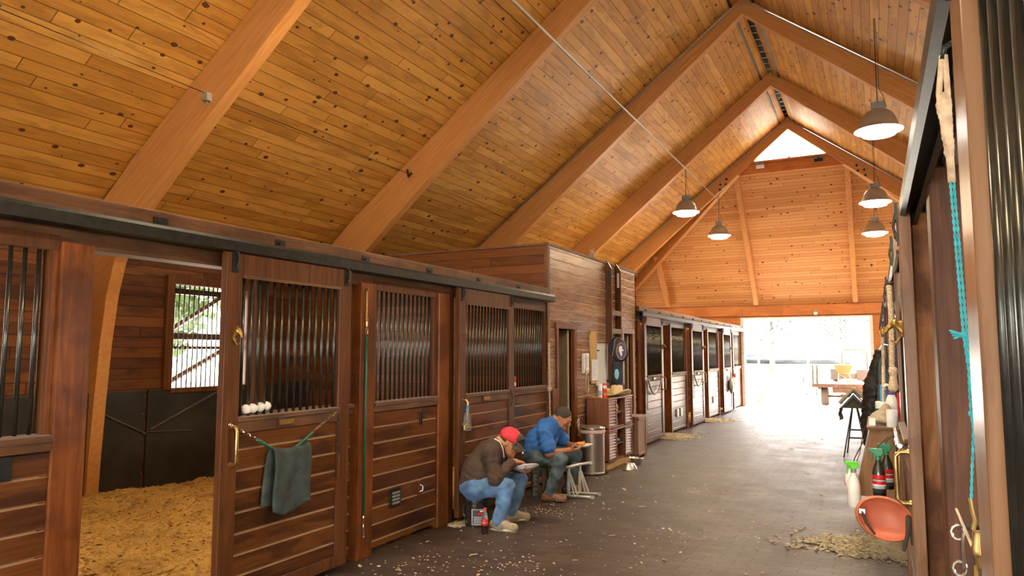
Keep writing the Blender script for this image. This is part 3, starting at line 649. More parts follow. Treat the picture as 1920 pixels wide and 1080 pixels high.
# left, far group
zs = 'far left stall'
for i, (yd, yp, yp1) in enumerate(((12.08, 14.22, 15.42), (15.62, 17.75, 18.95), (19.2, 21.2, 22.35))):
    tt = ('first', 'second', 'third')[i]
    d_ = sliding_door(1.22, '%s sliding door beyond the tack room, lit pale by the exit' % tt, 'far sliding doors', 'far'); d_.location = (LX + .045, yd, 0)
    p_ = fixed_panel(yp1 - yp, 'fixed grille panel after the %s far sliding door' % tt, group='far fixed panels'); p_.location = (LX, yp, 0)
    post(yp - .10, yp, LX - .42, LX + .02, 2.16, 'deep brown jamb beside the open gap after the %s far door' % tt)
    if yp1 < 22: post(yp1, yp1 + .1, LX - .12, LX + .02, 2.16, 'thin post after the %s far grille panel' % tt)
    struct(MB().box(BXL, LX - .12, yp1 + .03, yp1 + .10, 0, 2.2).build('wall_partition', 'siding_x'))
post(11.92, 12.04, LX - .12, LX + .04, 2.16, 'dark post where the far stalls meet the tack room')
# right side
def rturn(r_, y1): r_.rotation_euler = (0, 0, PI); r_.location = (.165, y1, 0); return r_
d_ = sliding_door(1.2, 'open sliding door of big dark bars filling the right edge of the picture', handle='far', hook=False, plate=False, fm='frame_r'); d_.rotation_euler = (0, 0, PI); d_.location = (.167, 1.19, 0)
post(3.02, 3.20, .20, .55, 2.285, 'rough brown post in the right hand doorway with a bright edge', 'post_r')
post(3.99, 4.15, .18, .42, 2.285, 'pale unfinished knotty post behind the right hand sliding door', 'raw')
d_ = sliding_door(1.2, 'near right hand sliding door seen edge on, with brass handle', handle='far', plate=False, fm='frame_r'); d_.rotation_euler = (0, 0, PI); d_.location = (.167, 4.92, 0)
ry = 5.0
spec = [('p', 5.05, 7.3), ('d', 7.4, 8.6), ('p', 8.75, 10.9), ('d', 11.0, 12.2), ('p', 12.35, 14.5), ('d', 14.6, 15.8), ('p', 15.95, 18.1), ('d', 18.2, 19.4), ('p', 19.55, 22.3)]
ords = ('first', 'second', 'third', 'fourth', 'fifth'); ip = idd = 0
for k, a, c in spec:
    if k == 'p':
        q = fixed_panel(c - a, '%s right hand grille panel counted from the near door, seen at a grazing angle' % ords[ip], group='right hand grille panels'); q.rotation_euler = (0, 0, PI); q.location = (.212, c, 0); ip += 1
    else:
        q = sliding_door(c - a, '%s closed right hand sliding door beyond the near one, seen at a grazing angle' % ords[idd], 'right hand sliding doors', 'far', hook=False, plate=False); q.rotation_euler = (0, 0, PI); q.location = (.167, c, 0); idd += 1
        post(a - .1, a - .02, .19, .33, 2.28, 'thin post before the %s closed right hand door' % ords[idd - 1])
for y in (4.2, 7.35, 10.95, 14.55, 18.15): struct(MB().box(.44, BXR, y + .02, y + .10, 0, 2.2).build('wall_partition', 'siding_x'))

# ================================================================== TACK ROOM
TY0, TY1, TZ = 8.17, 11.92, 2.96
b = MB()
def tboards(b, y0, y1, z0, z1, x=LX): shiplap(b, y0, y1, z0, z1, x)
DA, DB, DZ = 8.44, 9.10, 1.93
EA, EB = 11.12, 11.72
tboards(b, TY0, DA, .04, TZ); tboards(b, DA, DB, DZ, TZ); tboards(b, DB, EA, .04, TZ); tboards(b, EA, EB, DZ, TZ); tboards(b, EB, TY1, .04, TZ)
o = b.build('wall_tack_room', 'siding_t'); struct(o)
b = MB(); b.box(BXL, LX, TY0 - .0, TY0 + .05, 0, TZ); b.box(BXL, LX, TY1 - .05, TY1, 0, TZ); struct(b.build('wall_tack_room_side', 'siding_x'))
b = MB(); b.box(BXL, LX - .02, TY0 + .05, TY1 - .05, TZ - .1, TZ - .03); b.box(LX - 1.6, LX - 1.55, TY0 + .05, TY1 - .05, 0, TZ - .1); b.box(LX - 1.55, LX - .04, 10.2, 10.25, 0, TZ - .1); struct(b.build('ceiling_tack_room', 'inside'))
b = MB(); b.box(LX - .03, LX + .02, TY0 - .01, TY1 + .01, TZ, TZ + .025); b.box(BXL, LX, TY0 - .02, TY0 + .04, TZ, TZ + .02); b.box(LX - .03, LX + .012, TY0 - .012, TY0 + .06, 0, TZ); struct(b.build('trim_9', 'rail'))
for i, (a, c, nn) in enumerate(((DA, DB, 1), (EA, EB, 2))):
    d_ = root('door_%d' % nn, None, None); struct(d_)
    b = MB(); b.box(LX - .04, LX + .02, a - .01, a + .06, 0, DZ); b.box(LX - .04, LX + .02, c - .07, c + .02, 0, DZ); b.box(LX - .04, LX + .025, a - .04, c + .04, DZ - .02, DZ + .06); b.build('door_casing', 'post' if i == 0 else 'cab', d_, bevel=.004)
    b = MB(); b.box(LX - .62, LX - .06, c - .14, c - .10, .02, DZ - .03); b.box(LX - .07, LX - .05, c - .15, c - .09, .02, DZ - .03); b.build('door_leaf', plain('cream_door_paint', (.42, .34, .20), .5), d_, bevel=.003)
# ladder
r_ = root('wall_ladder', 'tall brown wall ladder with slotted side boards reaching the loft', 'ladder', (0, 0, 0))
for y in (10.36, 10.80):
    b = MB(); z1 = 3.0; pr = [(LX + .002, 0), (LX + .10, 0), (LX + .10, z1 - .12), (LX + .03, z1), (LX + .002, z1)]
    b.prism(pr, 1, y, y + .035); o = b.build('side_board', 'frame', r_, bevel=.003)
    MB().prism([(LX + .04, 2.62), (LX + .075, 2.62), (LX + .075, 2.85), (LX + .04, 2.85)], 1, y - .003, y).build('hand_slot', 'dark' if y < 10.5 else 'pale', o)
for z in (.35, .62, .90, 1.30, 1.60, 1.93, 2.21): MB().box(LX + .055, LX + .098, 10.395, 10.80, z - .04, z + .035).build('rung', 'rail', r_, bevel=.003)

# ================================================================== LAMPS AND WIRING
def make_lamp(label, x, y, z, drop):
    r_ = root('pendant_lamp', label, 'lamp', (x, y, z), 0, 'barn pendant lamps'); r_.scale = (.92, .92, .92)
    b = MB(); b.lathe([(.06, .295), (.10, .29), (.16, .255), (.205, .20), (.235, .13), (.25, .06), (.275, .025), (.318, 0), (.316, -.008), (.27, .018), (.245, .055), (.23, .125), (.20, .195), (.155, .245), (.06, .28)], n=40); b.build('reflector', 'dome', r_, smooth='auto')
    b = MB(); b.lathe([(.0, .02), (.26, .02), (.298, -.004), (.296, -.014), (.235, -.035), (.215, -.070), (.17, -.082), (.0, -.088)], n=40); lab(b.build('lens', 'lamp', r_, smooth='auto'), 'glowing glass lens')
    b = MB(); b.box(-.085, .085, -.055, .055, .30, .40); b.lathe([(.07, .285), (.085, .29), (.085, .32), (.06, .33)], n=20)
    for k in range(7): xx = -.075 + k * .025; b.box(xx - .004, xx + .004, -.068, .068, .305, .395)
    b.tube([(0, 0, .40), (0, 0, .44)], .018, 8); b.box(.07, .115, -.03, .03, .31, .37); b.build('ballast_housing', 'grey', r_, bevel=.003)
    b = MB(); b.tube([(0, 0, .44), (.004, 0, .44 + drop)], .006, 6); b.build('hanging_rod', 'steel', r_)
    b = MB(); b.tube([(.09, 0, .36), (.075, 0, .50), (.03, .01, .60), (.028, .01, max(.7, .44 + drop * .6)), (.02, 0, .44 + drop)], .004, 6); b.build('power_cord', 'black', r_, smooth=True)
    return r_
for lb, x, y, z, drop in (('pendant lamp over the open stall, only its glowing lens showing at the top edge', -3.63, 4.70, 4.77, .62), ('left pendant lamp hanging from the conduit, the larger of the left pair', -3.58, 15.5, 4.66, .60), ('smaller left pendant lamp in front of the hip end boards', -3.50, 18.8, 4.62, .70),
                          ('largest pendant lamp, nearest on the right', .15, 10.25, 4.48, 1.2), ('middle one of the three right pendant lamps', .11, 15.35, 4.50, 1.1), ('smallest and lowest looking of the three right pendant lamps', .10, 19.2, 4.48, .8),
                          ('unseen pendant lamp added above the viewer on the right as fill light', .12, 3.4, 4.48, 1.3), ('unseen pendant lamp added behind the viewer on the left as fill light', -3.63, -1.6, 4.48, .8), ('unseen pendant lamp added behind the viewer on the right as fill light', .12, -2.5, 4.48, 1.2)):  # these three hang out of view, added for front illumination
    make_lamp(lb, x, y, z, drop)
def conduit(pts, label, r=.014, mat='conduit', cat='conduit', name='conduit'):
    return tag(MB().tube(pts, r, 8).build(name, mat, smooth=True), label, cat)
conduit([(-3.63, -6, 5.74), (-3.63, 19.06, 5.70)], 'long grey conduit running under the arches to the left pendant lamps')
for y, lb in ((12.06, 'conduit along the upper edge of the arch nearest the ridge slot'), (19.06, 'conduit along the farthest arch')):
    conduit([(CX - 5.1, y, dz(5.1) - .045), (CX - .1, y, dz(.1) - .075), (CX + .1, y, dz(.1) - .075), (CX + 5.1, y, dz(5.1) - .045)], lb)
conduit([(-3.6, 19.02, 5.78), (-3.45, 19.03, 5.85), (-3.40, 19.04, 6.20), (-3.25, 19.05, 6.42)], 'short looping cable above the smaller left pendant lamp', .008, 'conduit', 'cable', 'cable')
def wire(pts, label): conduit(pts, label, .0045, 'bar', 'wire', 'wire')
wire([(-5.80, -3, 4.30), (-5.82, 4.78, 4.16), (-5.95, 8.43, 4.19), (-6.15, 12.08, 4.12)], 'thin black wire strung between the left arches low on the roof')
b = MB(); b.tube([(-5.98, 8.42, 4.25), (-5.93, 8.36, 4.20), (-5.90, 8.34, 4.12), (-5.84, 8.34, 4.17)], .016, 6); tag(b.build('wire_clamp', 'bar'), 'black wire clamp on the second arch', 'clamp')
b = MB(); b.box(-.05, .03, -.06, 0, -.05, .03); b.tube([(-.01, -.03, -.05), (.01, -.03, -.09)], .012, 6); o = b.build('wire_insulator', 'conduit'); o.location = (-5.80, 4.80, 4.13); tag(o, 'small metal insulator where the wire meets the curved arch', 'insulator')
for x, lb, s in ((-2.48, 'white twin head emergency light on the left of the gable ledge', 1), (-1.08, 'dark small floodlight on the right of the gable ledge', 0)):
    r_ = root('emergency_light' if s else 'floodlight', lb, 'light', (x, HY - .10, ZL - .10))
    MB().box(-.10, .10, -.05, 0, -.07, .02).build('housing', 'white' if s else 'steel', r_, bevel=.01)
    for q in (-.06, .06): MB().tube([(q, -.05, .05), (q, -.09, .045)], .04, 12).build('lamp_head', 'grey' if s else 'bar', r_)
r_ = root('door_flood_lamp', 'small round lamp above the exit doorway', 'light', (-1.50, YE - .12, 2.84 - .1)); MB().tube([(0, 0, 0), (0, -.07, -.01)], .075, 16).build('housing', 'dome', r_); MB().tube([(0, -.07, -.01), (0, -.075, -.01)], .05, 16).build('lamp_glass', 'white', r_)
MB().tube([(-5.1, YE - .01, 2.62), (-5.1, YE - .05, 2.62)], .06, 14).build('wall_boss', 'steel'); tag(bpy.data.objects['wall_boss'], 'dark round bracket on the far wall left of the exit', 'bracket')
# birds nest like tuft on the tack room top, ladder top hooks
r2 = random.Random(3); b = MB()
for i in range(60):
    a = r2.random() * 6.3; q = Vector((math.cos(a), math.sin(a), 0)) * r2.uniform(.02, .07); b.tube([q + Vector((0, 0, r2.random() * .03)), q * .4 + Vector((r2.uniform(-.04, .04), r2.uniform(-.04, .04), r2.uniform(.05, .16)))], .003, 4)
o = b.build('straw_tuft', 'rope'); o.location = (LX - .05, 9.95, TZ + .02); tag(o, 'straw tuft lying on top of the tack room wall', 'straw', kind='stuff')

# ================================================================== HARDWARE ON THE LEFT STALLS
WX = LX + .095    # face of the sliding doors
def chain(pts, r=.008, link=.026):
    """list of link rings along a polyline"""
    b = MB(); P = [Vector(p) for p in pts]; segs = []
    for a, c in zip(P, P[1:]): segs.append((a, c, (c - a).length))
    L = sum(s[2] for s in segs); n = max(2, int(L / link))
    for i in range(n):
        d = (i + .5) * L / n
        for a, c, l in segs:
            if d <= l: break
            d -= l
        t = (c - a).normalized(); p = a + t * d; q = t.cross(Vector((1, 0, 0) if i % 2 else (0.3, .3, 1))).normalized()
        ring = [p + t * math.cos(k * PI / 4) * link * .72 + q * math.sin(k * PI / 4) * r for k in range(9)]
        b.tube(ring, .0028, 5)
    return b
def snap(parent, p, d=(0, 0, -1), s=1.0, mat='chrome'):
    p = Vector(p); d = Vector(d).normalized(); q = Vector((0, 1, 0)) if abs(d.y) < .9 else Vector((1, 0, 0)); q = (q - d * q.dot(d)).normalized(); b = MB()
    b.tube([p + d * .0 + q * .010 * s * math.cos(k * PI / 5) + d * .012 * s * math.sin(k * PI / 5) for k in range(11)], .0035 * s, 6)
    b.tube([p + d * .010 * s, p + d * .040 * s], [.008 * s, .006 * s], 8)
    b.tube([p + d * .04 * s, p + d * .055 * s + q * .012 * s, p + d * .085 * s + q * .010 * s, p + d * .095 * s - q * .004 * s, p + d * .075 * s - q * .012 * s], .0042 * s, 6)
    b.tube([p + d * .04 * s, p + d * .075 * s - q * .010 * s], .003 * s, 6)
    return b.build('snap_hook', mat, parent, smooth='auto')
r_ = root('stall_guard', 'green rubber stall guard looped on chains across the open sliding door', 'stall guard', (WX, 3.1, 0))
A, B_, C_, D_ = (.012, .075, 1.16), (.02, .28, 1.05), (.03, .78, 1.055), (.012, 1.05, 1.17)
chain([A, B_]).build('chain', 'chrome', r_); chain([C_, D_]).build('chain', 'chrome', r_); snap(r_, A, (0, .8, -.5), .9)
pts = [Vector((.03, .28 + .5 * t, 1.05 - .10 * math.sin(PI * t))) for t in [i / 12 for i in range(13)]]
MB().tube(pts, .011, 8).build('rubber_hose', 'green', r_, smooth=True)
chain([(.012, 1.07, 1.15), (.014, 1.075, .86)]).build('chain', 'steel', r_)
b = MB(); b.tube([(.014, 1.075, .86), (.014, 1.075, .70)], .008, 6); b.build('pin', 'frame', r_)
# towel over the guard
def towel(u, v):
    y = 3.50 + .33 * v; a = (u - .35) * 1.05
    zt_ = .965 - .02 * math.sin(PI * v)
    if u < .40: t = (.40 - u) / .40; x = WX + .012 + .004 * math.sin(v * 9); z = zt_ - .34 * t; y = y - .06 * t ** .5
    elif u < .5: t = (u - .40) / .10; x = WX + .034 - .024 * math.cos(PI * t); z = zt_ + .018 * math.sin(PI * t); y = y - .0
    else: t = (u - .5) / .5; x = WX + .060 + .010 * math.sin(v * 7 + 1) * t + .006 * math.sin(v * 15 + t * 5) * t; z = zt_ - (.385 + .02 * math.sin(v * 5)) * t; y = y + .008 * math.sin(t * 6)
    return (x, y, z)
o = MB().grid(towel, 60, 16).build('towel', 'towel', smooth=True, solid=.012); tag(o, 'grey green towel folded over the green stall guard', 'towel')
b = sdf_mb([('c', (0, -.10, 0), (0, .10, .012), .014, .014, .01)] + [('e', (0, y, .0 + y * .06), (.032, .034, .032), None, .006) for y in (-.09, -.035, .025, .08)], .004)
o = b.build('leg_wrap', 'white', smooth=True); o.location = (LX + .065, 3.42, 1.245); tag(o, 'white rolled bandage resting on the sill behind the door bars', 'bandage')
# hanging green guard on post
r_ = root('stall_guard', 'green stall guard hanging straight down the brown post from a brass ring', 'stall guard', (LX + .04, 4.55, 0))
b = MB(); b.tube([(0, 0, 2.10), (.006, 0, 2.08), (.006, 0, 1.86)], .008, 8); b.tube([(-.01, 0, 2.10), (.02, 0, 2.10)], .010, 8); lab(b.build('brass_bar', 'gold', r_), 'brass bar')
snap(r_, (.008, 0, 1.86), s=1.3, mat='brass')
b = MB(); b.tube([(.008, 0, 1.74), (.010, 0, 1.2), (.01, .0, .34)], .010, 8); b.build('rubber_hose', 'green', r_, smooth=True)
chain([(.01, 0, .34), (.01, 0, .24)]).build('chain', 'chrome', r_); snap(r_, (.01, 0, .25), s=.9)
# small fittings on the boards
r_ = root('louvre_vent', 'black framed louvred vent low on the boards', 'vent', (LX, 5.02, .39)); b = MB(); b.box(0, .014, -.075, .075, -.075, .075); b.build('vent_frame', 'steel', r_, bevel=.003)
for k in range(4): MB().box(.012, .022, -.05, .05, -.050 + k * .028, -.034 + k * .028).build('louvre', 'grey', r_)
r_ = root('latch_plate', 'small metal latch plate right of the louvred vent', 'latch', (LX, 5.38, .41)); MB().box(0, .012, -.03, .03, -.06, .06).build('plate', 'frame', r_, bevel=.003); MB().tube([(.012, 0, -.03), (.035, .01, -.02), (.035, .01, .02), (.012, 0, .03)], .007, 6).build('catch', 'chrome', r_)
tag(MB().box(LX, LX + .012, 5.37, 5.41, .96, 1.08).build('strap_plate', 'steel', bevel=.003), 'narrow dark strap plate high on the louvred panel boards', 'plate')
tag(MB().box(LX, LX + .01, 1.90, 1.99, 1.0, 1.11).build('cover_plate', 'steel', bevel=.003), 'black rectangular cover plate at the left edge of the picture', 'plate')
b = MB(); b.tube([(WX, 6.98, 1.20), (WX + .02, 6.99, 1.10), (WX + .01, 6.97, 1.02)], .006, 6); tag(b.build('door_chain', 'steel'), 'short dark chain hanging at the right edge of the closed door', 'chain')
# hanging spray bottle with blue trigger
def spray_bottle(label, loc, h, w, body, trig, liquid=None, rz=0, collar='white', lbl=None, group=None):
    r_ = root('spray_bottle', label, 'spray bottle', loc, rz, group); k = h
    b = MB(); b.lathe([(.0, 0), (w * .92, 0), (w, .02 * k), (w, .45 * k), (w * .85, .58 * k), (w * .42, .72 * k), (w * .36, .78 * k), (0, .78 * k)], n=20); b.build('bottle', body, r_, smooth='auto')
    if liquid: MB().lathe([(0, .004), (w * .88, .004), (w * .93, .02 * k), (w * .93, .26 * k), (0, .26 * k)], n=20).build('liquid', liquid, r_, smooth='auto')
    if lbl:
        for (z0, z1, m_) in lbl: MB().lathe([(w * 1.015, z0 * k), (w * 1.02, z0 * k + .001), (w * 1.02, z1 * k), (w * 1.015, z1 * k)], n=20).build('label_band', m_, r_, smooth='auto')
    b = MB(); b.lathe([(0, .76 * k), (w * .45, .76 * k), (w * .45, .84 * k), (0, .84 * k)], n=14); b.build('collar', collar, r_)
    b = MB(); b.prism([(-w * .55, .84 * k), (w * .3, .84 * k), (w * .9, .93 * k), (w * 1.35, .93 * k), (w * 1.35, k), (-w * .7, k), (-w * .9, .93 * k)], 1, -w * .28, w * .28)
    b.prism([(w * .75, .92 * k), (w * .95, .92 * k), (w * .95, .80 * k), (w * 1.1, .72 * k), (w * .95, .72 * k), (w * .78, .80 * k)], 1, -w * .2, w * .2); b.build('trigger', trig, r_, bevel=.002)
    return r_
spray_bottle('clear spray bottle with yellow liquid and blue trigger hung on the closed door', (WX + .045, 5.98, .86), .24, .038, 'glass', M['blue'], 'yell', R(-60), 'blue')
r_ = root('can', 'red and white can standing on the sill left of the last near grille', 'can', (LX + .012, 7.24, 1.199)); MB().lathe([(0, 0), (.017, 0), (.018, .01), (.018, .12), (.012, .135), (0, .137)], n=14).build('body', 'redp', r_, smooth='auto'); MB().lathe([(.0185, .03), (.0187, .032), (.0187, .065), (.0185, .067)], n=14).build('label_band', 'white', r_)
# rope hanging on tack room corner
def braid(pts, r, n=3, turns=9, mat='rope'):
    P = [Vector(p) for p in pts]; b = MB(); L = [0]
    for a, c in zip(P, P[1:]): L.append(L[-1] + (c - a).length)
    N = max(20, int(turns * 10))
    def at(t):
        d = t * L[-1]
        for i in range(len(P) - 1):
            if d <= L[i + 1] + 1e-9: return P[i].lerp(P[i + 1], (d - L[i]) / max(1e-9, L[i + 1] - L[i]))
        return P[-1]
    for s in range(n):
        b.tube([at(i / N) + Vector((math.cos(2 * PI * (turns * i / N + s / n)), math.sin(2 * PI * (turns * i / N + s / n)), 0)) * r * .5 for i in range(N + 1)], r * .55, 6)
    return b
r_ = root('lead_rope', 'pale rope hanging from a brass clip at the tack room corner', 'rope', (LX + .045, 8.12, 0)); MB().tube([(0, 0, 2.05), (0, 0, 1.72)], .009, 6).build('brass_clip', 'gold', r_)
braid([(0, 0, 1.72), (.005, .0, 1.15)], .016, 3, 12).build('rope', 'rope', r_, smooth=True); braid([(.005, .0, 1.15), (.0, .03, .70), (0, .01, .66)], .010, 3, 8).build('rope_tail', 'rope', r_, smooth=True)
MB().lathe([(0, -.04), (.026, -.02), (.028, .02), (0, .04)], (.005, 0, 1.15), 12).build('knot', 'rope', r_, smooth=True)
o = MB().box(0, .03, 0, .16, 0, .42, Matrix.Translation((LX + .035, 8.22, .72)) @ Matrix.Rotation(R(6), 4, 'X')).build('leaning_board', 'post', bevel=.004); tag(o, 'short reddish board fixed beside the tack room doorway', 'board')
# far door guards, bags
for yd, lb in ((12.08, 'loop of grey rubber guard on the first far door'), (15.62, 'loop of grey rubber guard on the second far door')):
    r_ = root('stall_guard', lb, 'stall guard', (WX, yd, 0)); pts = [(.02, .12 + .85 * t, 1.12 - .26 * math.sin(PI * t) ** .8) for t in [i / 14 for i in range(15)]]
    MB().tube(pts, .014, 8).build('rubber_hose', 'grey', r_, smooth=True); chain([(.012, .10, 1.12), (.012, .08, .62)]).build('chain', 'steel', r_)
r_ = root('hanging_bag', 'dark grey bag and straps hanging on the third far door', 'bag', (WX + .05, 20.0, .70)); sdf_mb([('e', (0, .0, 0), (.07, .16, .20), None, .02), ('c', (0, 0, .1), (0, .05, .35), .03, .02, .03), ('c', (0, -.1, .12), (0, -.06, .36), .02, .015, .02)], .02).build('bag', 'grey', r_, smooth=True)
r_ = root('white_bag', 'small white bag hanging beside the dark grey bag', 'bag', (WX + .05, 20.38, .80)); sdf_mb([('e', (0, 0, 0), (.06, .09, .14), None, .02), ('c', (0, 0, .1), (0, 0, .25), .02, .015, .03)], .02).build('bag', 'white', r_, smooth=True); sdf_mb([('c', (.03, 0, .13), (.03, .02, .2), .03, .03, .02)], .012).build('tie', 'redp', r_, smooth=True)
for yy in (14.55, 14.85): tag(MB().box(LX, LX + .03, yy, yy + .12, .30, .46).build('outlet_box', 'white', bevel=.006), 'pale outlet box low on the first far panel, %s one' % ('left' if yy < 14.7 else 'right'), 'outlet')
tag(MB().box(LX, LX + .03, 18.2, 18.32, .36, .52).build('outlet_box', 'white', bevel=.006), 'pale outlet box low on the second far panel', 'outlet')

# ================================================================== TACK ROOM FRONT
r_ = root('cork_board', 'tall yellow cork board on the tack room wall', 'notice board', (LX + .005, 9.62, 0)); MB().box(.006, .014, .02, .25, 1.18, 1.88).build('cork', 'cork', r_)
b = MB(); b.box(0, .022, 0, .025, 1.16, 1.90); b.box(0, .022, .245, .27, 1.16, 1.90); b.box(0, .022, 0, .27, 1.16, 1.185); b.box(0, .022, 0, .27, 1.88, 1.905); b.build('board_frame', 'plinth', r_)
r_ = root('paper_sheet', 'white paper sheet pinned over the lower cork board', 'paper', (LX + .03, 9.66, 1.20)); MB().grid(lambda u, v: (.004 * math.sin(v * 4), .26 * v, .30 * u), 4, 8).build('sheet', 'paper', r_, solid=.002); b = MB()
for k in range(9): b.box(.006, .008, .03, .10 + .11 * ((k * 37) % 10) / 10, .04 + k * .026, .046 + k * .026)
b.build('printed_lines', 'lbl_g', r_)
r_ = root('whiteboard', 'blank whiteboard beside the ladder', 'whiteboard', (LX + .005, 9.85, 0)); MB().box(0, .018, 0, .50, 1.13, 1.72).build('panel', 'wboard', r_, bevel=.003)
b = MB(); b.box(0, .024, -.012, .512, 1.115, 1.13); b.box(0, .024, -.012, .512, 1.72, 1.735); b.box(0, .024, -.012, 0, 1.115, 1.735); b.box(0, .024, .5, .512, 1.115, 1.735); b.build('board_frame', 'alu', r_); MB().box(.018, .03, .03, .12, 1.62, 1.64).build('clip', 'steel', r_)
r_ = root('wall_telephone', 'cream wall telephone left of the cork board', 'telephone', (LX + .005, 9.31, 1.46)); MB().box(0, .05, 0, .19, -.15, .13).build('body', 'white', r_, bevel=.015)
sdf_mb([('c', (.075, .05, -.10), (.075, .05, .10), .016, .016, .02), ('e', (.07, .05, .10), (.03, .03, .035), None, .01), ('e', (.07, .05, -.10), (.03, .03, .035), None, .01)], .005).build('handset', 'white', r_, smooth=True)
b = MB(); b.tube([(.06, .05, -.14), (.05, .03, -.26), (.05, .05, -.40), (.05, .11, -.42), (.05, .15, -.34), (.05, .13, -.18)], .009, 8); b.build('cord', 'rope', r_, smooth=True)
# cabinet
CXF = -3.32
def louver(parent, y0, y1, z0, z1, x=CXF - .0):
    d = MB(); s = .028; d.box(x, x + .02, y0, y0 + s, z0, z1); d.box(x, x + .02, y1 - s, y1, z0, z1); d.box(x, x + .02, y0 + s, y1 - s, z0, z0 + s); d.box(x, x + .02, y0 + s, y1 - s, z1 - s, z1)
    o = d.build('door', 'cab', parent, bevel=.002); n = int((z1 - z0 - 2 * s) / .038); sl = MB()
    for k in range(n):
        z = z0 + s + (k + .5) * (z1 - z0 - 2 * s) / n
        sl.add([(x + .002, y0 + s, z + .020), (x + .002, y1 - s, z + .020), (x + .018, y1 - s, z - .012), (x + .018, y0 + s, z - .012), (x - .004, y0 + s, z + .016), (x - .004, y1 - s, z + .016), (x + .012, y1 - s, z - .016), (x + .012, y0 + s, z - .016)], [(0, 1, 2, 3), (7, 6, 5, 4), (0, 3, 7, 4), (1, 5, 6, 2), (0, 4, 5, 1), (3, 2, 6, 7)])
    sl.build('slats', 'cab', o); return o
for z0, z1, lb, y0 in ((.10, .52, 'lower louvred cabinet with open middle shelves on a pale plinth', 9.44), (.545, .95, 'upper louvred cabinet with open shelves, stacked on the lower one', 9.44)):
    y1 = 10.50; ya, yb_ = 9.80, 10.16; r_ = root('louvred_cabinet', lb, 'cabinet', (0, 0, 0), 0, 'stacked louvred cabinets'); t = .018; xb = LX + .02
    b = MB(); b.box(xb, CXF, y0, y0 + t, z0, z1); b.box(xb, CXF, y1 - t, y1, z0, z1); b.box(xb, CXF, ya - t, ya, z0, z1); b.box(xb, CXF, yb_, yb_ + t, z0, z1); b.box(xb, xb + .01, y0, y1, z0, z1); b.box(xb, CXF, y0, y1, z0, z0 + t); b.build('carcass', 'cab', r_)
    b = MB(); b.box(xb, CXF + .03, y0 - .01, y1 + .01, z1 - .001, z1 + .022); b.build('cabinet_top', 'cab', r_, bevel=.004)
    MB().box(xb, CXF - .01, ya, yb_, (z0 + z1) / 2 - .01, (z0 + z1) / 2 + .008).build('shelf', 'rail', r_)
    louver(r_, y0 + .004, ya - .002, z0 + .004, z1 - .006); louver(r_, yb_ + .002, y1 - .004, z0 + .004, z1 - .006)
    if z0 < .2: MB().box(xb, CXF - .01, y0 + .01, y1 - .01, 0, z0).build('plinth', 'plinth', r_)
tag(sdf_mb([('c', (0, 0, 0), (.0, .05, .02), .012, .012, .01), ('c', (0, .05, .02), (0, .14, -.02), .012, .012, .01), ('c', (0, .14, -.02), (0, .19, -.06), .012, .010, .01), ('c', (0, 0, 0), (0, .05, -.06), .012, .012, .01), ('c', (0, .05, -.06), (0, .15, -.085), .010, .010, .01)], .005).build('rolled_strap', 'white', smooth=True), 'white strap coiled on the upper cabinet shelf', 'strap').location = (CXF - .05, 9.86, .86)
o = MB().lathe([(0, 0), (.04, 0), (.042, .01), (.042, .085), (0, .09)], n=18).build('blue_cup', 'blue', smooth='auto'); o.location = (CXF - .06, 9.94, .565); tag(o, 'bright blue cup on the floor of the upper cabinet', 'cup')
o = sdf_mb([('e', (0, 0, .02), (.07, .12, .03), None, .02), ('c', (0, -.08, .03), (.0, .0, .10), .018, .015, .03), ('c', (0, 0, .10), (0, .10, .03), .012, .014, .02)], .006).build('blue_sponge_mitt', 'blue', smooth=True); o.location = (CXF - .08, 9.98, .325); tag(o, 'blue cloth mitt on the lower cabinet shelf', 'mitt')
# things on the cabinet top
TZc = .972
def cyl_item(name, label, cat, x, y, z, r, h, mat, extra=None):
    r_ = root(name, label, cat, (x, y, z)); MB().lathe([(0, 0), (r * .95, 0), (r, .004), (r, h - .004), (r * .93, h), (0, h)], n=20).build('body', mat, r_, smooth='auto')
    for (z0, z1, m_, nm) in extra or (): MB().lathe([(r * 1.01, z0), (r * 1.015, z0 + .001), (r * 1.015, z1 - .001), (r * 1.01, z1)] if nm != 'lid' else [(0, z0), (r * 1.04, z0), (r * 1.04, z1), (0, z1)], n=20).build(nm, m_, r_, smooth='auto')
    return r_
cyl_item('snack_tube', 'white tube can at the left end of the cabinet top', 'can', -3.45, 9.53, TZc, .030, .19, 'white', ((.03, .10, 'lbl_g', 'label_band'),))
cyl_item('drink_can', 'tall red can beside the white tube on the cabinet', 'can', -3.40, 9.58, TZc, .030, .20, 'redp', ((.03, .07, 'orange', 'label_band'), (.13, .17, 'white', 'label_band')))
b = MB()
for k in range(5): b.box(k * .03, k * .03 + .025, -.03, .03, 0, .02 + .006 * (k % 2))
o = b.build('tool_tray', 'cork', bevel=.004); o.location = (-3.58, 9.50, TZc); tag(o, 'small tan tray of bits at the cabinet corner', 'tray')
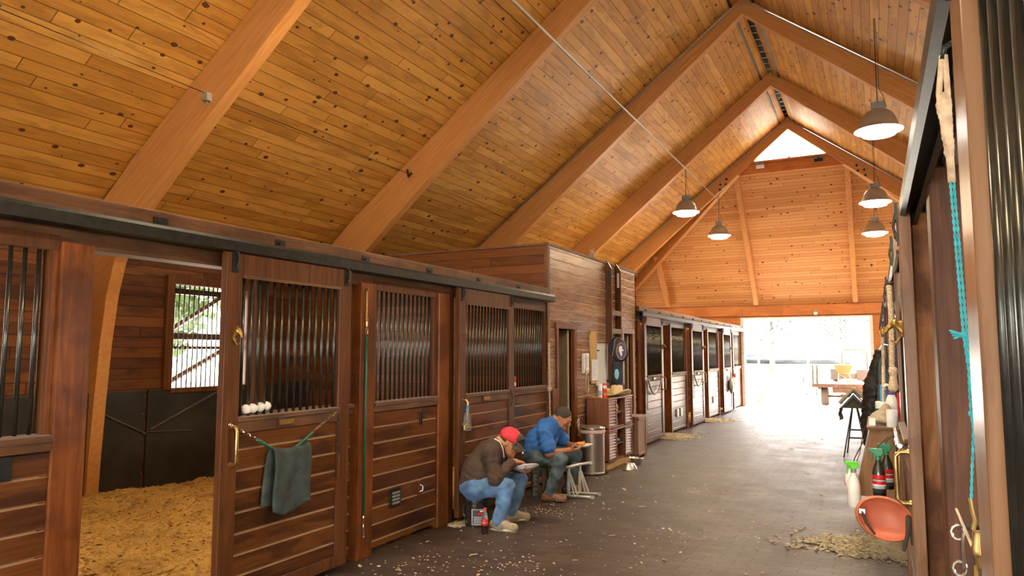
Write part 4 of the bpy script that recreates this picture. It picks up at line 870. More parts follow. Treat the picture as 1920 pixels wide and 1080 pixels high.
# straw hat
def hat_mb():
    b = MB(); n = 40; rings = []
    prof = [(.205, .018), (.17, .006), (.13, .0), (.095, .004), (.090, .03), (.084, .100), (.078, .132), (.05, .140), (.02, .126), (.001, .122)]
    vs = []; fs = []
    for r_, z in prof:
        for k in range(n):
            a = 2 * PI * k / n; rx = r_ * (1.18 if True else 1); ry = r_ * .92; zz = z
            if r_ > .1: zz += (r_ - .1) / .105 * (.075 * abs(math.sin(a)) ** 2.2 - .018 * abs(math.cos(a)))
            elif z > .1: zz -= .02 * math.cos(a) ** 2 * 0 + .018 * (1 - min(1, abs(math.sin(a)) * r_ / .05))
            vs.append((rx * math.cos(a), ry * math.sin(a), zz + .02))
    for i in range(len(prof) - 1):
        for k in range(n): fs.append((i * n + k, i * n + (k + 1) % n, (i + 1) * n + (k + 1) % n, (i + 1) * n + k))
    b.add(vs, fs); return b
r_ = root('straw_hat', 'cream straw cowboy hat on the cabinet top', 'hat', (-3.36, 9.98, TZc), R(75)); o = hat_mb().build('hat_body', 'straw', r_, smooth=True, solid=.004)
MB().lathe([(.092, .028), (.096, .028), (.093, .05), (.089, .05)], n=40, sy=.78, m=Matrix.Scale(1.18, 3, (1, 0, 0))).build('hat_band', 'rope', r_)
spray_bottle('small clear and grey spray bottle behind the straw hat', (-3.55, 10.15, TZc), .23, .03, 'glass', M['steel'], None, 0, 'steel')
r_ = root('fire_extinguisher', 'small red extinguisher at the right end of the cabinet top', 'fire extinguisher', (-3.44, 10.44, TZc)); MB().lathe([(0, 0), (.04, 0), (.042, .01), (.042, .08), (.03, .11), (.015, .12), (0, .12)], n=18).build('cylinder', 'redp', r_, smooth='auto'); MB().tube([(0, 0, .12), (0, 0, .15), (.0, -.05, .17)], .010, 8).build('valve', 'chrome', r_); MB().tube([(0, 0, .14), (.02, .05, .16), (.03, .07, .08)], .006, 6).build('hose', 'black', r_)
# bags hung on the ladder
def rot(ax, a): return Matrix.Rotation(R(a), 3, ax)
r_ = root('embroidered_bag', 'dark bag with a gold rimmed purple bird emblem hung on the ladder', 'bag', (LX + .19, 10.36, 1.64), R(24))
sdf_mb([('e', (0, 0, 0), (.13, .10, .17), None, .02), ('e', (-.02, 0, .06), (.11, .10, .13), None, .05), ('e', (.05, -.02, -.06), (.10, .07, .11), None, .05)], .008).build('bag_body', 'navy', r_, smooth=True)
MB().tube([(-.10, -.09, -.10), (-.07, -.10, .04), (-.06, -.09, .14), (-.02, -.05, .18)], .004, 6).build('piping', 'tan', r_)
def disc(cx, cz, rx, rz_, y, t=.004, n=28, f=None): return MB().prism([(cx + rx * math.cos(2 * PI * k / n) * (f(k / n) if f else 1), cz + rz_ * math.sin(2 * PI * k / n) * (f(k / n) if f else 1)) for k in range(n)], 1, y - t, y)
e = disc(.035, -.02, .075, .13, -.103, .012).build('emblem', 'gold', r_); disc(.035, -.02, .062, .115, -.116).build('emblem_field', 'purple', e)
MB().prism([(.0, .03), (.02, .06), (.05, .05), (.045, .02), (.07, .0), (.06, -.02), (.04, -.02), (.05, -.07), (.03, -.10), (.02, -.06), (.0, -.02)], 1, -.126, -.120).build('emblem_bird_head', 'white', e)
r_ = root('hanging_apron', 'black garment with a light blue oval patch hanging below the emblem bag', 'garment', (LX + .15, 10.39, 1.30), R(-15))
sdf_mb([('c', (0, 0, .14), (0, 0, -.14), .07, .08, .03), ('c', (.06, 0, .14), (.05, 0, -.16), .05, .05, .03)], .008, .004, 40).build('cloth', 'navy', r_, smooth=True); disc(.06, -.02, .035, .075, -.075, .012).build('oval_patch', 'lblue', r_)
r_ = root('cloth_hat', 'purple blue and white cloth cap hanging lowest on the ladder', 'cap', (LX + .17, 10.40, 1.08), R(-15))
sdf_mb([('e', (0, 0, 0), (.10, .07, .10), None, .02), ('c', (.02, -.03, -.03), (.06, -.05, -.10), .05, .03, .03)], .007).build('crown', 'purple', r_, smooth=True); sdf_mb([('e', (.05, -.055, -.03), (.045, .02, .075), None, .01)], .006).build('front_panel', 'white', r_, smooth=True)
# waste bin
r_ = root('waste_bin', 'tall brushed steel pedal waste bin beside the seated men', 'waste bin', (-3.42, 9.10, 0), R(20))
MB().lathe([(0, .01), (.17, .01), (.172, .03), (.165, .035), (.165, .56), (.17, .565), (0, .565)], n=40).build('drum', 'inox', r_, smooth='auto'); MB().lathe([(.168, .535), (.176, .54), (.178, .575), (.170, .59), (.166, .59)], n=40).build('liner', 'pink', r_, smooth='auto')
MB().lathe([(0, .565), (.172, .575), (.176, .585), (.174, .61), (.14, .628), (0, .635)], n=40).build('lid', 'inox', r_, smooth='auto'); MB().box(.14, .21, -.05, .05, .02, .035).build('pedal', 'steel', r_, bevel=.004)
MB().tube([(-.17, -.06, .58), (-.19, -.06, .68), (-.17, .05, .72), (-.17, .06, .60)], .006, 6).build('carry_handle', 'white', r_)
# hamper
r_ = root('wooden_hamper', 'tall slim weathered wooden hamper against the tack room wall', 'hamper', (0, 0, 0)); hx0, hx1, hy0, hy1 = -3.60, -3.29, 10.72, 11.16
b = MB(); b.box(hx0, hx1, hy0, hy1, .03, .59); b.build('box', 'hamper', r_, bevel=.004); b = MB()
for y in (hy0, hy1 - .03): b.box(hx1, hx1 + .012, y, y + .03, .0, .59)
b.box(hx1, hx1 + .012, hy0, hy1, .03, .07); b.box(hx1, hx1 + .012, hy0, hy1, .55, .59); b.build('front_trim', 'hamper', r_, bevel=.002)
MB().box(hx0 - .01, hx1 + .03, hy0 - .015, hy1 + .015, .59, .625).build('lid', 'hamper', r_, bevel=.004)
for (x, y) in ((hx0 + .03, hy0 + .03), (hx1 - .03, hy0 + .03), (hx1 - .03, hy1 - .03)): MB().lathe([(0, 0), (.02, 0), (.02, .03), (0, .03)], (x, y, 0), 10).build('foot', 'hamper', r_)
r_ = root('dog_bowl', 'grey steel bowl lying upside down beside the cabinet', 'bowl', (-3.09, 9.68, 0)); MB().lathe([(.082, 0), (.105, .004), (.085, .05), (.06, .085), (.0, .088), (.0, .082), (.055, .08), (.08, .045)], n=28).build('bowl', 'inox', r_, smooth='auto')
r_ = root('dog_bowl', 'shiny steel bowl standing upright next to the hamper', 'bowl', (-3.16, 10.22, 0)); MB().lathe([(0, 0), (.07, 0), (.095, .075), (.105, .08), (.098, .083), (.090, .075), (.066, .006), (0, .006)], n=28).build('bowl', 'inox', r_, smooth='auto')
# jacket in the doorway
tag(sdf_mb([('e', (0, 0, 0), (.10, .09, .16), None, .02), ('c', (0, 0, .1), (0, 0, .2), .06, .03, .04)], .012).build('hanging_jacket', 'black', smooth=True), 'black jacket hanging inside the tack room doorway', 'jacket').location = (LX - .30, 9.15, 1.22)

# ================================================================== PEOPLE
V3 = lambda *a: np.array(a, float)
def head_axes(yaw, pitch, roll=0):
    """columns: forward, left, up (local frame: x to the picture's right, y away from the viewer, z up)"""
    m = Matrix.Rotation(R(yaw), 3, 'Z') @ Matrix.Rotation(R(pitch), 3, 'Y') @ Matrix.Rotation(R(roll), 3, 'X')
    return np.array(m)
def head_prims(c, A, s=1.0, neck=None):
    P = lambda f, l, u: tuple(np.array(c) + A @ (V3(f, l, u) * s))
    E = lambda p, r, k=.012, *x: ('e', P(*p), tuple(q * s for q in r), A, k, *x)
    C_ = lambda a, b, ra, rb, k=.008: ('c', P(*a), P(*b), ra * s, rb * s, k)
    pr = [E((-.012, 0, .035), (.098, .076, .088)), E((.020, 0, -.030), (.066, .062, .080), .03), C_((.045, -.030, -.075), (.074, 0, -.088), .022, .020, .02), C_((.045, .030, -.075), (.074, 0, -.088), .022, .020, .02), C_((-.02, -.055, -.03), (.045, -.030, -.075), .02, .02, .03), C_((-.02, .055, -.03), (.045, .030, -.075), .02, .02, .03),
          C_((.078, -.035, .028), (.086, 0, .024), .012, .012, .012), C_((.078, .035, .028), (.086, 0, .024), .012, .012, .012), E((.060, -.040, -.015), (.025, .022, .022), .015), E((.060, .040, -.015), (.025, .022, .022), .015),
          E((.090, -.030, .002), (.012, .014, .007), .006, 's'), E((.090, .030, .002), (.012, .014, .007), .006, 's'), C_((.082, -.041, .007), (.087, -.019, .009), .0055, .0055, .004), C_((.082, .041, .007), (.087, .019, .009), .0055, .0055, .004),
          C_((.088, 0, .018), (.112, 0, -.022), .008, .013, .010), E((.100, -.013, -.026), (.010, .008, .007), .005), E((.100, .013, -.026), (.010, .008, .007), .005),
          C_((.088, -.016, -.052), (.088, .016, -.052), .0065, .0065, .006), C_((.086, -.013, -.063), (.086, .013, -.063), .007, .007, .006)]
    for q in (-1, 1): pr += [E((-.012, q * .078, .0), (.018, .008, .030), .004), C_((-.02, q * .083, .022), (-.02, q * .083, -.015), .006, .005, .004), E((-.006, q * .085, .002), (.007, .004, .012), .003, 's')]
    return pr, P
def hand_prims(w, d, pn, curls, thumb, side, s=1.0):
    """w wrist, d direction of the hand, pn palm normal (towards the held thing), curls per finger, side +1/-1"""
    w = np.array(w, float); d = np.array(d, float); d /= np.linalg.norm(d); pn = np.array(pn, float); pn -= d * (pn @ d); pn /= np.linalg.norm(pn); l = np.cross(d, pn) * side
    pr = [('c', w, w + d * .03 * s, .027 * s, .026 * s, .02)]
    for q in (-.028, -.009, .010, .028): pr.append(('c', w + d * .025 * s + l * q * .6 * s, w + d * .088 * s + l * q * s, .015 * s, .0125 * s, .010))
    for i, (q, L) in enumerate(zip((-.030, -.010, .011, .031), (.060, .074, .080, .070))):
        p = w + d * .086 * s + l * q * s; a = 0; dd = d + l * q * 1.6; dd /= np.linalg.norm(dd)
        for j, (seg, r0, r1) in enumerate(((.46, .0098, .0092), (.31, .0092, .0086), (.23, .0086, .0072))):
            a += curls[i] * (.7, 1.0, .7)[j]; v = dd * math.cos(a) + pn * math.sin(a); e = p + v * L * seg * 1.08 * s
            pr.append(('c', p, e, r0 * s, r1 * s, .003)); p = e
    t0 = w + d * .022 * s + l * .024 * s + pn * .006; t = np.array(thumb, float); tv = d * t[0] + l * t[1] + pn * t[2]; tv /= np.linalg.norm(tv); t1 = t0 + tv * .040 * s; t2 = t1 + (tv * .7 + d * .5 + pn * .2) / 1.0 * .030 * s; t3 = t2 + (tv * .35 + d * .8 + pn * .35) * .024 * s
    pr += [('c', t0, t1, .017 * s, .0125 * s, .010), ('c', t1, t2, .0122 * s, .0108 * s, .004), ('c', t2, t3, .0108 * s, .009 * s, .003)]
    return pr
def limb(a, b, c, ra, rb, rc, k=.03, off=0.0): return [('c', a, b, ra + off, rb + off, k), ('c', b, c, rb + off, rc + off, k)]
def lerp(a, b, t): return tuple(np.array(a, float) * (1 - t) + np.array(b, float) * t)
def shoe_prims(ank, yaw, L=.27, s=1.0):
    c, sn = math.cos(R(yaw)), math.sin(R(yaw)); P = lambda f, l, z: (ank[0] + c * f - sn * l, ank[1] + sn * f + c * l, z)
    up = [('c', P(-.045, 0, .055), P(.06, 0, .055), .040, .042, .02), ('c', P(.06, 0, .052), P(.155, 0, .040), .042, .034, .02), ('c', P(-.02, 0, .06), P(-.01, 0, .105), .042, .040, .02), ('c', P(-.05, 0, .03), P(.15, .0, .03), .036, .036, .02)]
    so = [('e', P(-.035, 0, .014), (.050, .040, .016), None, .01), ('c', P(-.045, 0, .016), P(.155, 0, .016), .030, .028, .01), ('e', P(.10, 0, .016), (.062, .047, .016), None, .02)]
    return up, so
def person(name_label, loc, rz, J, cfg):
    r_ = root('person', name_label, 'person', loc, rz); jj = J
    # continuous body
    hp, HP = head_prims(jj['head'], cfg['A'], cfg.get('hs', 1.0)); Aw = cfg['A']
    body = hp + [('c', jj['neck'], lerp(jj['neck'], jj['skull'], 1), .058, .054, .02), ('c', jj['pelvis'], jj['mid'], .11, .105, .05), ('c', jj['mid'], jj['chest'], .105, .12, .05), ('c', jj['shn'], jj['shf'], .055, .055, .04), ('c', jj['chest'], jj['neck'], .09, .06, .04)]
    for q in 'nf': body += limb(jj['sh' + q], jj['el' + q], jj['wr' + q], .046, .042, .028, .02) + limb(jj['hip' + q], jj['kn' + q], jj['an' + q], .075, .052, .038, .03)
    for h in cfg['hands']: body += hand_prims(*h)
    o = sdf_mb(body, .0048).build('body', 'skin', r_, smooth=True)
    # eyes, brows, mouth
    for q in (-1, 1):
        e = MB(); e.lathe([(0, -.010), (.008, -.006), (.0105, 0), (.008, .006), (0, .010)], HP(.074, q * .030, .000), 12); e.build('eye', 'white', r_, smooth=True)
        e = MB(); e.lathe([(0, -.006), (.005, -.003), (.0062, 0), (.005, .003), (0, .006)], HP(.082, q * .031, -.002), 10); e.build('iris', 'eye', r_, smooth=True)
        sdf_mb([('c', HP(.088, q * .012, .026), HP(.078, q * .044, .028), .0042, .003, .003)], .002).build('eyebrow', 'hair', r_, smooth=True)
    if cfg.get('moustache'): sdf_mb([('c', HP(.098, 0, -.041), HP(.082, q * .026, -.050), .006, .004, .004) for q in (-1, 1)], .002).build('moustache', 'hair', r_, smooth=True)
    hr = [('e', HP(-.018, 0, .044), (.099, .082, .088), Aw, .01), ('e', HP(.100, 0, -.02), (.085, .11, .078), Aw, .01, 's'), ('e', HP(.03, 0, -.085), (.12, .12, .085), Aw, .01, 's')]
    for q in (-1, 1): hr.append(('e', HP(.012, q * .088, -.01), (.042, .03, .040), Aw, .008, 's'))
    sdf_mb(hr, .004).build('hair', 'hair', r_, smooth=True)
    # trousers
    tr = [('c', lerp(jj['pelvis'], jj['hipn'], .4), lerp(jj['pelvis'], jj['hipf'], .4), .135, .135, .05), ('e', jj['pelvis'], (.15, .17, .12), None, .05)]
    for q in 'nf': tr += [('c', jj['hip' + q], lerp(jj['hip' + q], jj['kn' + q], .55), .098, .088, .05), ('c', lerp(jj['hip' + q], jj['kn' + q], .55), jj['kn' + q], .088, .070, .04), ('c', jj['kn' + q], lerp(jj['kn' + q], jj['an' + q], .4), .070, .066, .03), ('c', lerp(jj['kn' + q], jj['an' + q], .4), lerp(jj['kn' + q], jj['an' + q], .97), .066, .058, .03)]
    sdf_mb(tr, .006, .0055, 42, 1).build('jeans', cfg['jeans'], r_, smooth=True)
    # top
    tp = [('c', cfg['hem'], jj['mid'], .158, .155, .06), ('c', jj['mid'], jj['chest'], .155, .145, .06), ('e', jj['belly'], (.13, .15, .13), None, .05), ('c', jj['shn'], jj['shf'], .085, .085, .06), ('c', jj['chest'], lerp(jj['chest'], jj['neck'], .75), .125, .085, .05)]
    for q in 'nf':
        e = cfg['sleeve']
        if e > 1: tp += [('c', jj['sh' + q], jj['el' + q], .074, .062, .035), ('c', jj['el' + q], lerp(jj['el' + q], jj['wr' + q], e - 1), .062, .046, .03)]
        else: tp += [('c', jj['sh' + q], lerp(jj['sh' + q], jj['el' + q], e), .082, .086, .045)]
    tp.append(('c', jj['skull'], lerp(jj['neck'], jj['skull'], .55), .060, .060, .012, 's')) if False else None
    tp = [t for t in tp if t is not None]
    tp.append(('e', lerp(jj['neck'], jj['skull'], .8), (.062, .066, .062), None, .015, 's'))
    sdf_mb(tp, .0055, .006, 44, 2).build(cfg['topname'], cfg['top'], r_, smooth=True)
    for q, sy in (('n', cfg['shn']), ('f', cfg['shf'])):
        up, so = shoe_prims(jj['an' + q], sy); s_ = sdf_mb(up, .005).build('shoe', cfg['shoe'], r_, smooth=True); sdf_mb(so, .005).build('sole', cfg['sole'], s_, smooth=True)
    return r_, HP, Aw
# --- man on the bucket
Aa = head_axes(-10, 27)
JA = dict(pelvis=(-.01, 0, .365), mid=(.03, 0, .50), chest=(.12, .0, .635), belly=(.05, 0, .46), neck=(.205, 0, .745), skull=(.262, 0, .765), head=(.305, -.01, .752), shn=(.14, -.165, .685), shf=(.17, .165, .685), eln=(.175, -.215, .455), wrn=(.335, -.115, .590), elf=(.30, .20, .47), wrf=(.40, .12, .475),
          hipn=(.0, -.09, .355), knn=(.285, -.20, .385), ann=(.205, -.215, .075), hipf=(.0, .09, .355), knf=(.405, .13, .395), anf=(.315, .145, .075))
pA, HPa, _ = person('seated person in a brown knit top, jeans and a red cap, bent over a plate', (-3.385, 5.95, 0), R(26.88), JA,
    dict(A=Aa, hands=[((.345, -.11, .597), (.88, .35, -.12), (.25, .1, -1), (.75, .8, .85, .9), (.5, 1, .5), 1, .95), ((.405, .115, .478), (.55, -.75, .03), (0, 0, 1), (.25, .25, .28, .3), (.4, 1, .5), -1, .95)],
         jeans='jean', top='hood', topname='sweater', hem=(-.01, 0, .40), sleeve=1.93, shoe='shoe', sole='sole', shn=-22, shf=8))
def cap_mb(HP, A):
    crown = sdf_mb([('e', HP(-.014, 0, .060), (.108, .090, .086), A, .01), ('e', HP(-.0, 0, -.045), (.20, .20, .085), A, .008, 's')], .004)
    b = MB(); n = 14; vs = []
    def f(u, v):
        a = (v - .5) * 2.1; r0 = .088; r1 = .088 + .078 * math.cos((v - .5) * 2.6) ** .6
        r = r0 + (r1 - r0) * u; return HP(r * math.cos(a) - .006, r * math.sin(a) * .92, .040 - .10 * (u * .45) ** 1.2 - .09 * (v - .5) ** 2)
    b.grid(f, 6, 14); return crown, b
crown, bill = cap_mb(HPa, Aa); cp = crown.build('cap', 'red', pA, smooth=True); bill.build('cap_bill', 'olive', cp, smooth=True, solid=.005)
sdf_mb([('e', HPa(.05, 0, .080), (.060, .070, .050), Aa, .01)], .004).build('cap_front', 'olive', cp, smooth=True)
MB().grid(lambda u, v: HPa(.145 + .012 * u, (v - .5) * .07, -.012 - .016 * u), 2, 4).build('bill_tip', 'redp', cp, solid=.007)
o = sdf_mb([('c', HPa(.098, -.03, .095), HPa(.105, -.008, .100), .012, .012, .004), ('c', HPa(.098, .03, .095), HPa(.105, .008, .100), .012, .012, .004), ('c', HPa(.08, -.07, .07), HPa(.098, -.03, .095), .003, .003, .002)], .0025); o.build('sunglasses', 'bar', cp, smooth=True)
MB().tube([HPa(.06, -.088, .055), HPa(.095, -.070, .060)], .005, 6).build('glasses_arm', 'chrome', cp)
MB().tube([(.165, -.07, .80), (.215, -.085, .775), (.245, -.095, .71), (.255, -.10, .63)], .006, 6).build('piping', 'paper', pA, smooth=True); MB().tube([(.20, -.145, .70), (.208, -.145, .62)], .004, 6).build('drawstring', 'tan', pA)
b = MB(); b.tube([(-.035, -.155, .44), (-.02, -.165, .45), (.0, -.165, .445), (.0, -.165, .425), (-.03, -.162, .42), (-.035, -.155, .44)], .005, 6); b.build('belt_loop_clip', 'chrome', pA)
LA = lambda x, y, z: tuple(Matrix.Translation((-3.385, 5.95, 0)) @ Matrix.Rotation(R(26.88), 4, 'Z') @ Vector((x, y, z)))
def plate(label, loc, rx, ry, rz, r=.115):
    r_ = root('foam_plate', label, 'plate', loc); r_.rotation_euler = (R(rx), R(ry), R(rz))
    MB().lathe([(0, 0), (r * .66, 0), (r * .80, .010), (r * .97, .020), (r, .022), (r * .99, .026), (r * .80, .016), (r * .64, .006), (0, .006)], n=40).build('plate', 'foam', r_, smooth='auto'); return r_
plate('white foam plate held tilted by the person in the brown top', LA(.465, -.01, .510), -14, -16, 0, .122)
tag(sdf_mb([('e', LA(.46, .0, .540), (.035, .03, .018), None, .01), ('e', LA(.48, .03, .538), (.03, .03, .014), None, .01)], .004, .002, 200).build('rice_food', 'orange', smooth=True), 'orange food on the foam plate of the bent person', 'food')
tag(MB().tube([LA(.395, -.02, .676), LA(.45, -.045, .690)], .003, 6).build('plastic_fork', 'white'), 'white plastic fork at the mouth of the bent person', 'fork')
# bucket and bottle
BR, BH_ = .125, .245
bx, by = -3.385, 5.95
r_ = root('black_bucket', 'black plastic bucket with printed label, used as a seat', 'bucket', (bx, by, 0), R(26.88))
MB().lathe([(0, 0), (.108, 0), (.110, .01), (.118, .19), (.124, .195), (.124, .205), (.119, .21), (.121, .228), (.127, .23), (.127, .245), (0, .246)], n=36).build('pail', 'bar', r_, smooth='auto')
def wrap(r, a0): return lambda x, z: (r * math.sin(a0 + x / r), -r * math.cos(a0 + x / r), z)
wf = wrap(.1185, .28)
def patch(f, x0, x1, z0, z1, nm, mt, par, off=0): return MB().grid(lambda u, v: tuple(Vector(f(x0 + u * (x1 - x0), z0 + v * (z1 - z0))) * 1), 10, 1).build(nm, mt, par, solid=.0012)
lb_ = patch(wf, -.075, .075, .025, .165, 'label', 'pink', r_); wf2 = wrap(.1198, .28); patch(wf2, -.069, .069, .031, .159, 'label_field', 'lbl_k', lb_); wf3 = wrap(.1212, .28)
patch(wf3, -.02, .062, .112, .132, 'red_band', 'lbl_r', lb_); patch(wf3, .0, .055, .140, .152, 'white_print', 'white', lb_)
for k in range(5): patch(wf3, -.06 + .004 * (k % 2), .05 - .006 * (k % 3), .040 + k * .013, .047 + k * .013, 'print_line', 'lbl_g', lb_)
MB().tube([(-.126, .0, .20), (-.135, -.03, .17), (-.12, -.07, .11), (-.10, -.085, .09)], .003, 6).build('bail_handle', 'chrome', r_, smooth=True)
r_ = root('cola_bottle', 'small dark cola bottle with red cap and label in front of the bucket', 'bottle', (-3.16, 5.70, 0), R(26.88))
MB().lathe([(0, 0), (.026, 0), (.030, .006), (.028, .03), (.031, .06), (.031, .105), (.029, .125), (.0, .126)], n=24).build('cola', 'cola', r_, smooth='auto')
MB().lathe([(.0, .126), (.029, .1262), (.027, .145), (.018, .180), (.0125, .200), (.0125, .205), (0, .205)], n=24).build('bottle_neck', 'glass', r_, smooth='auto')
MB().lathe([(0, .203), (.0145, .203), (.0145, .222), (0, .223)], n=18).build('cap', 'redp', r_); lb_ = MB().lathe([(.0315, .072), (.0322, .073), (.0322, .125), (.0315, .126)], n=24).build('label', 'lbl_r', r_, smooth='auto')
f_ = wrap(.0328, -.05); text_mb('Coca-Cola', .0185, lambda x, y: f_(x, .099 + y)).build('lettering', 'white', lb_, keep=True)

# --- man in the blue shirt
Ab = head_axes(-26, 30)
JB = dict(pelvis=(.0, 0, .46), mid=(.035, 0, .585), chest=(.125, 0, .72), belly=(.09, -.01, .57), neck=(.225, -.005, .835), skull=(.25, -.01, .86), head=(.295, -.025, .868), shn=(.095, -.20, .745), shf=(.19, .17, .755), eln=(.125, -.275, .515), wrn=(.345, -.165, .535), elf=(.35, .20, .555), wrf=(.43, .08, .555),
          hipn=(.02, -.10, .44), knn=(.26, -.26, .445), ann=(.135, -.24, .085), hipf=(.02, .10, .44), knf=(.45, .12, .455), anf=(.385, .20, .085))
BX, BY = -3.43, 7.36
pB, HPb, _ = person('seated person in a blue short sleeved shirt and dark jeans, looking down at food', (BX, BY, 0), R(26.88), JB,
    dict(A=Ab, hands=[((.355, -.160, .537), (.93, .28, .03), (0, .25, 1), (.45, .5, .5, .5), (.3, 1, .8), 1, 1.0), ((.430, .075, .556), (.55, -.72, -.02), (.1, 0, 1), (.35, .4, .45, .5), (.4, 1, .6), -1, 1.0)],
         jeans='jean2', top='shirt', topname='shirt', hem=(.0, 0, .49), sleeve=.72, shoe='boot', sole='bar', shn=-14, shf=6, moustache=True))
sdf_mb([('c', (.175, -.075, .83), (.275, -.065, .775), .018, .016, .01), ('c', (.275, -.065, .775), (.30, .03, .775), .016, .016, .01), ('c', (.175, -.075, .83), (.16, .04, .85), .018, .018, .01)], .004).build('shirt_collar', 'shirt', pB, smooth=True)
LB = lambda x, y, z: tuple(Matrix.Translation((BX, BY, 0)) @ Matrix.Rotation(R(26.88), 4, 'Z') @ Vector((x, y, z)))
plate('white foam plate held out by the person in the blue shirt', LB(.535, -.03, .553), 2, -5, 0, .10)
tag(sdf_mb([('e', LB(.49, -.05, .590), (.055, .03, .018), None, .01), ('c', LB(.45, -.06, .592), LB(.53, -.04, .600), .016, .012, .01), ('e', LB(.50, -.02, .588), (.03, .04, .014), None, .01)], .004, .002, 180).build('orange_food', 'orange', smooth=True), 'orange folded food in the hands of the blue shirted person', 'food')
# his seat and the white metal step stool
r_ = root('black_stool', 'black stool with pale lettering down its side under the blue shirted person', 'stool', (BX, BY, 0), R(26.88))
MB().box(-.13, .12, -.16, .16, .315, .345).build('seat', 'bar', r_, bevel=.006)
for (x0, x1, y0) in ((-.05, .03, -.16), (-.05, .03, .13), (.06, .10, -.15)): MB().box(x0, x1, y0, y0 + .03, 0, .315).build('leg', 'bar', r_, bevel=.004)
b = MB()
for k, zz in enumerate((.06, .11, .16, .21, .25)): b.tube([(-.012 + .014 * math.cos(a * PI / 3), -.162, zz + .017 * math.sin(a * PI / 3)) for a in range(0, 5 + k % 2)], .0028, 4)
b.build('lettering', 'lbl_g', r_)
r_ = root('step_stool', 'white metal folding work stand in front of the blue shirted person', 'work stand', (BX, BY, 0), R(26.88))
for k, (dx, dy) in enumerate(((.34, -.02), (.48, .16))):
    MB().tube([(dx + .02, dy - .03, .335), (dx + .02, dy, .02)], .017, 4).build('leg', 'alu', r_); MB().tube([(dx + .02, dy - .02, .30), (dx + .12, dy - .05, .02)], .010, 4).build('strut', 'alu', r_); MB().tube([(dx + .02, dy, .30), (dx + .08, dy - .02, .02)], .008, 4).build('strut', 'alu', r_)
b = MB(); b.tube([(.33, -.08, .335), (.47, .02, .352), (.62, .10, .360)], .016, 4); b.build('top_rail', 'alu', r_); MB().box(.60, .635, .08, .12, .345, .375).build('end_cap', 'white', r_, bevel=.004)
MB().tube([(.18, .06, .018), (.42, -.03, .018), (.60, -.10, .018)], .016, 4).build('foot_rail', 'alu', r_); MB().tube([(.30, .20, .018), (.50, .14, .018), (.70, .08, .018)], .016, 4).build('foot_rail', 'alu', r_)
for p in ((.61, -.103, .02), (.71, .077, .02)): MB().box(p[0] - .02, p[0] + .02, p[1] - .022, p[1] + .022, 0, .036).build('foot_cap', 'grey', r_, bevel=.004)

# ================================================================== RIGHT HAND SIDE
r_ = root('blanket_bar', 'polished metal blanket bar along the near right door', 'blanket bar', (.085, 0, 1.15)); MB().tube([(0, 3.98, 0), (0, 4.82, 0)], .012, 10).build('bar_tube', 'chrome', r_, smooth='auto')
for y in (4.0, 4.8): MB().tube([(0, y, 0), (.035, y, 0)], .010, 8).build('bracket', 'chrome', r_)
for y, z0 in ((4.12, 1.14), (4.30, 1.14)): r_ = root('snap_hook', 'small chrome snap and chain hanging from the blanket bar, %s one' % ('nearer' if y < 4.2 else 'farther'), 'snap hook', (.07, y, 0)); snap(r_, (0, 0, z0), s=.9); chain([(0, 0, z0 - .08), (0, .01, z0 - .20)]).build('chain', 'chrome', r_)
lbk = ((.08, .16, 'lbl_k'), (.16, .22, 'lbl_g'), (.22, .25, 'paper'), (.25, .32, 'lbl_r'), (.32, .35, 'lbl_g'), (.36, .45, 'lbl_r'))
for x, y, lb in ((-.012, 4.42, 'black spray bottle with red striped label and green trigger, the nearer one'), (.030, 4.66, 'black spray bottle with red striped label mostly behind its twin')):
    q = spray_bottle(lb, (x, y, .83), .25, .033, 'bar', M['dgreen'], None, R(170), 'dgreen', lbk, 'black spray bottles on the blanket bar')
    MB().tube([(0, 0, .235), (0, 0, .262), (-.05, .0, .31), (-.085, 0, .320)], .003, 6).build('hanging_wire', 'steel', q)
# wall box
r_ = root('wall_box', 'brown plywood box with sloping front fixed to the right hand stalls', 'box', (0, 5.4, 0))
pr = [(.21, .65), (-.155, .65), (-.058, 1.085), (.21, 1.085)]
MB().prism(pr, 1, 0, .018).build('end_panel', 'ply', r_, bevel=.003); MB().prism(pr, 1, .88, .90).build('end_panel', 'ply', r_, bevel=.003)
b = MB(); b.prism([(-.155, .65), (-.058, 1.085), (-.045, 1.085), (-.142, .65)], 1, .018, .88); b.build('front_panel', 'ply', r_); b = MB(); b.box(-.14, .21, .018, .88, .65, .665); b.build('bottom_panel', 'ply', r_)
MB().box(-.075, .21, -.015, .915, 1.085, 1.105).build('top_board', 'rail', r_, bevel=.004)
BT = 1.105
cyl_item('white_jar', 'plain white lidded jar at the front of the wall box top', 'jar', .080, 5.47, BT, .036, .115, 'white', ((.03, .08, 'paper', 'label_band'),))
cyl_item('label_tin', 'white tin with green label holding brushes', 'tin', .028, 6.0, BT, .048, .135, 'white', ((.03, .085, 'dgreen', 'label_band'),))
tag(sdf_mb([('e', (0, 0, .03), (.06, .08, .035), None, .01), ('c', (-.03, -.02, .05), (.03, .02, .11), .03, .025, .03), ('c', (-.05, 0, .03), (.0, -.05, .07), .025, .02, .02)], .005, .005, 60).build('crumpled_rag', 'tan', smooth=True), 'crumpled beige rag beside the white jar', 'rag').location = (.02, 5.56, BT + .008)
r_ = root('pump_bottle', 'white pump bottle with blue collar behind the white jar', 'bottle', (.085, 5.72, BT)); MB().lathe([(0, 0), (.036, 0), (.036, .16), (.022, .20), (0, .20)], n=18).build('bottle', 'white', r_, smooth='auto'); MB().lathe([(0, .20), (.024, .20), (.024, .225), (0, .225)], n=14).build('collar', M['purple'], r_); MB().tube([(0, 0, .225), (0, 0, .26), (-.03, 0, .27), (-.045, 0, .255)], .010, 8).build('pump_head', 'white', r_)
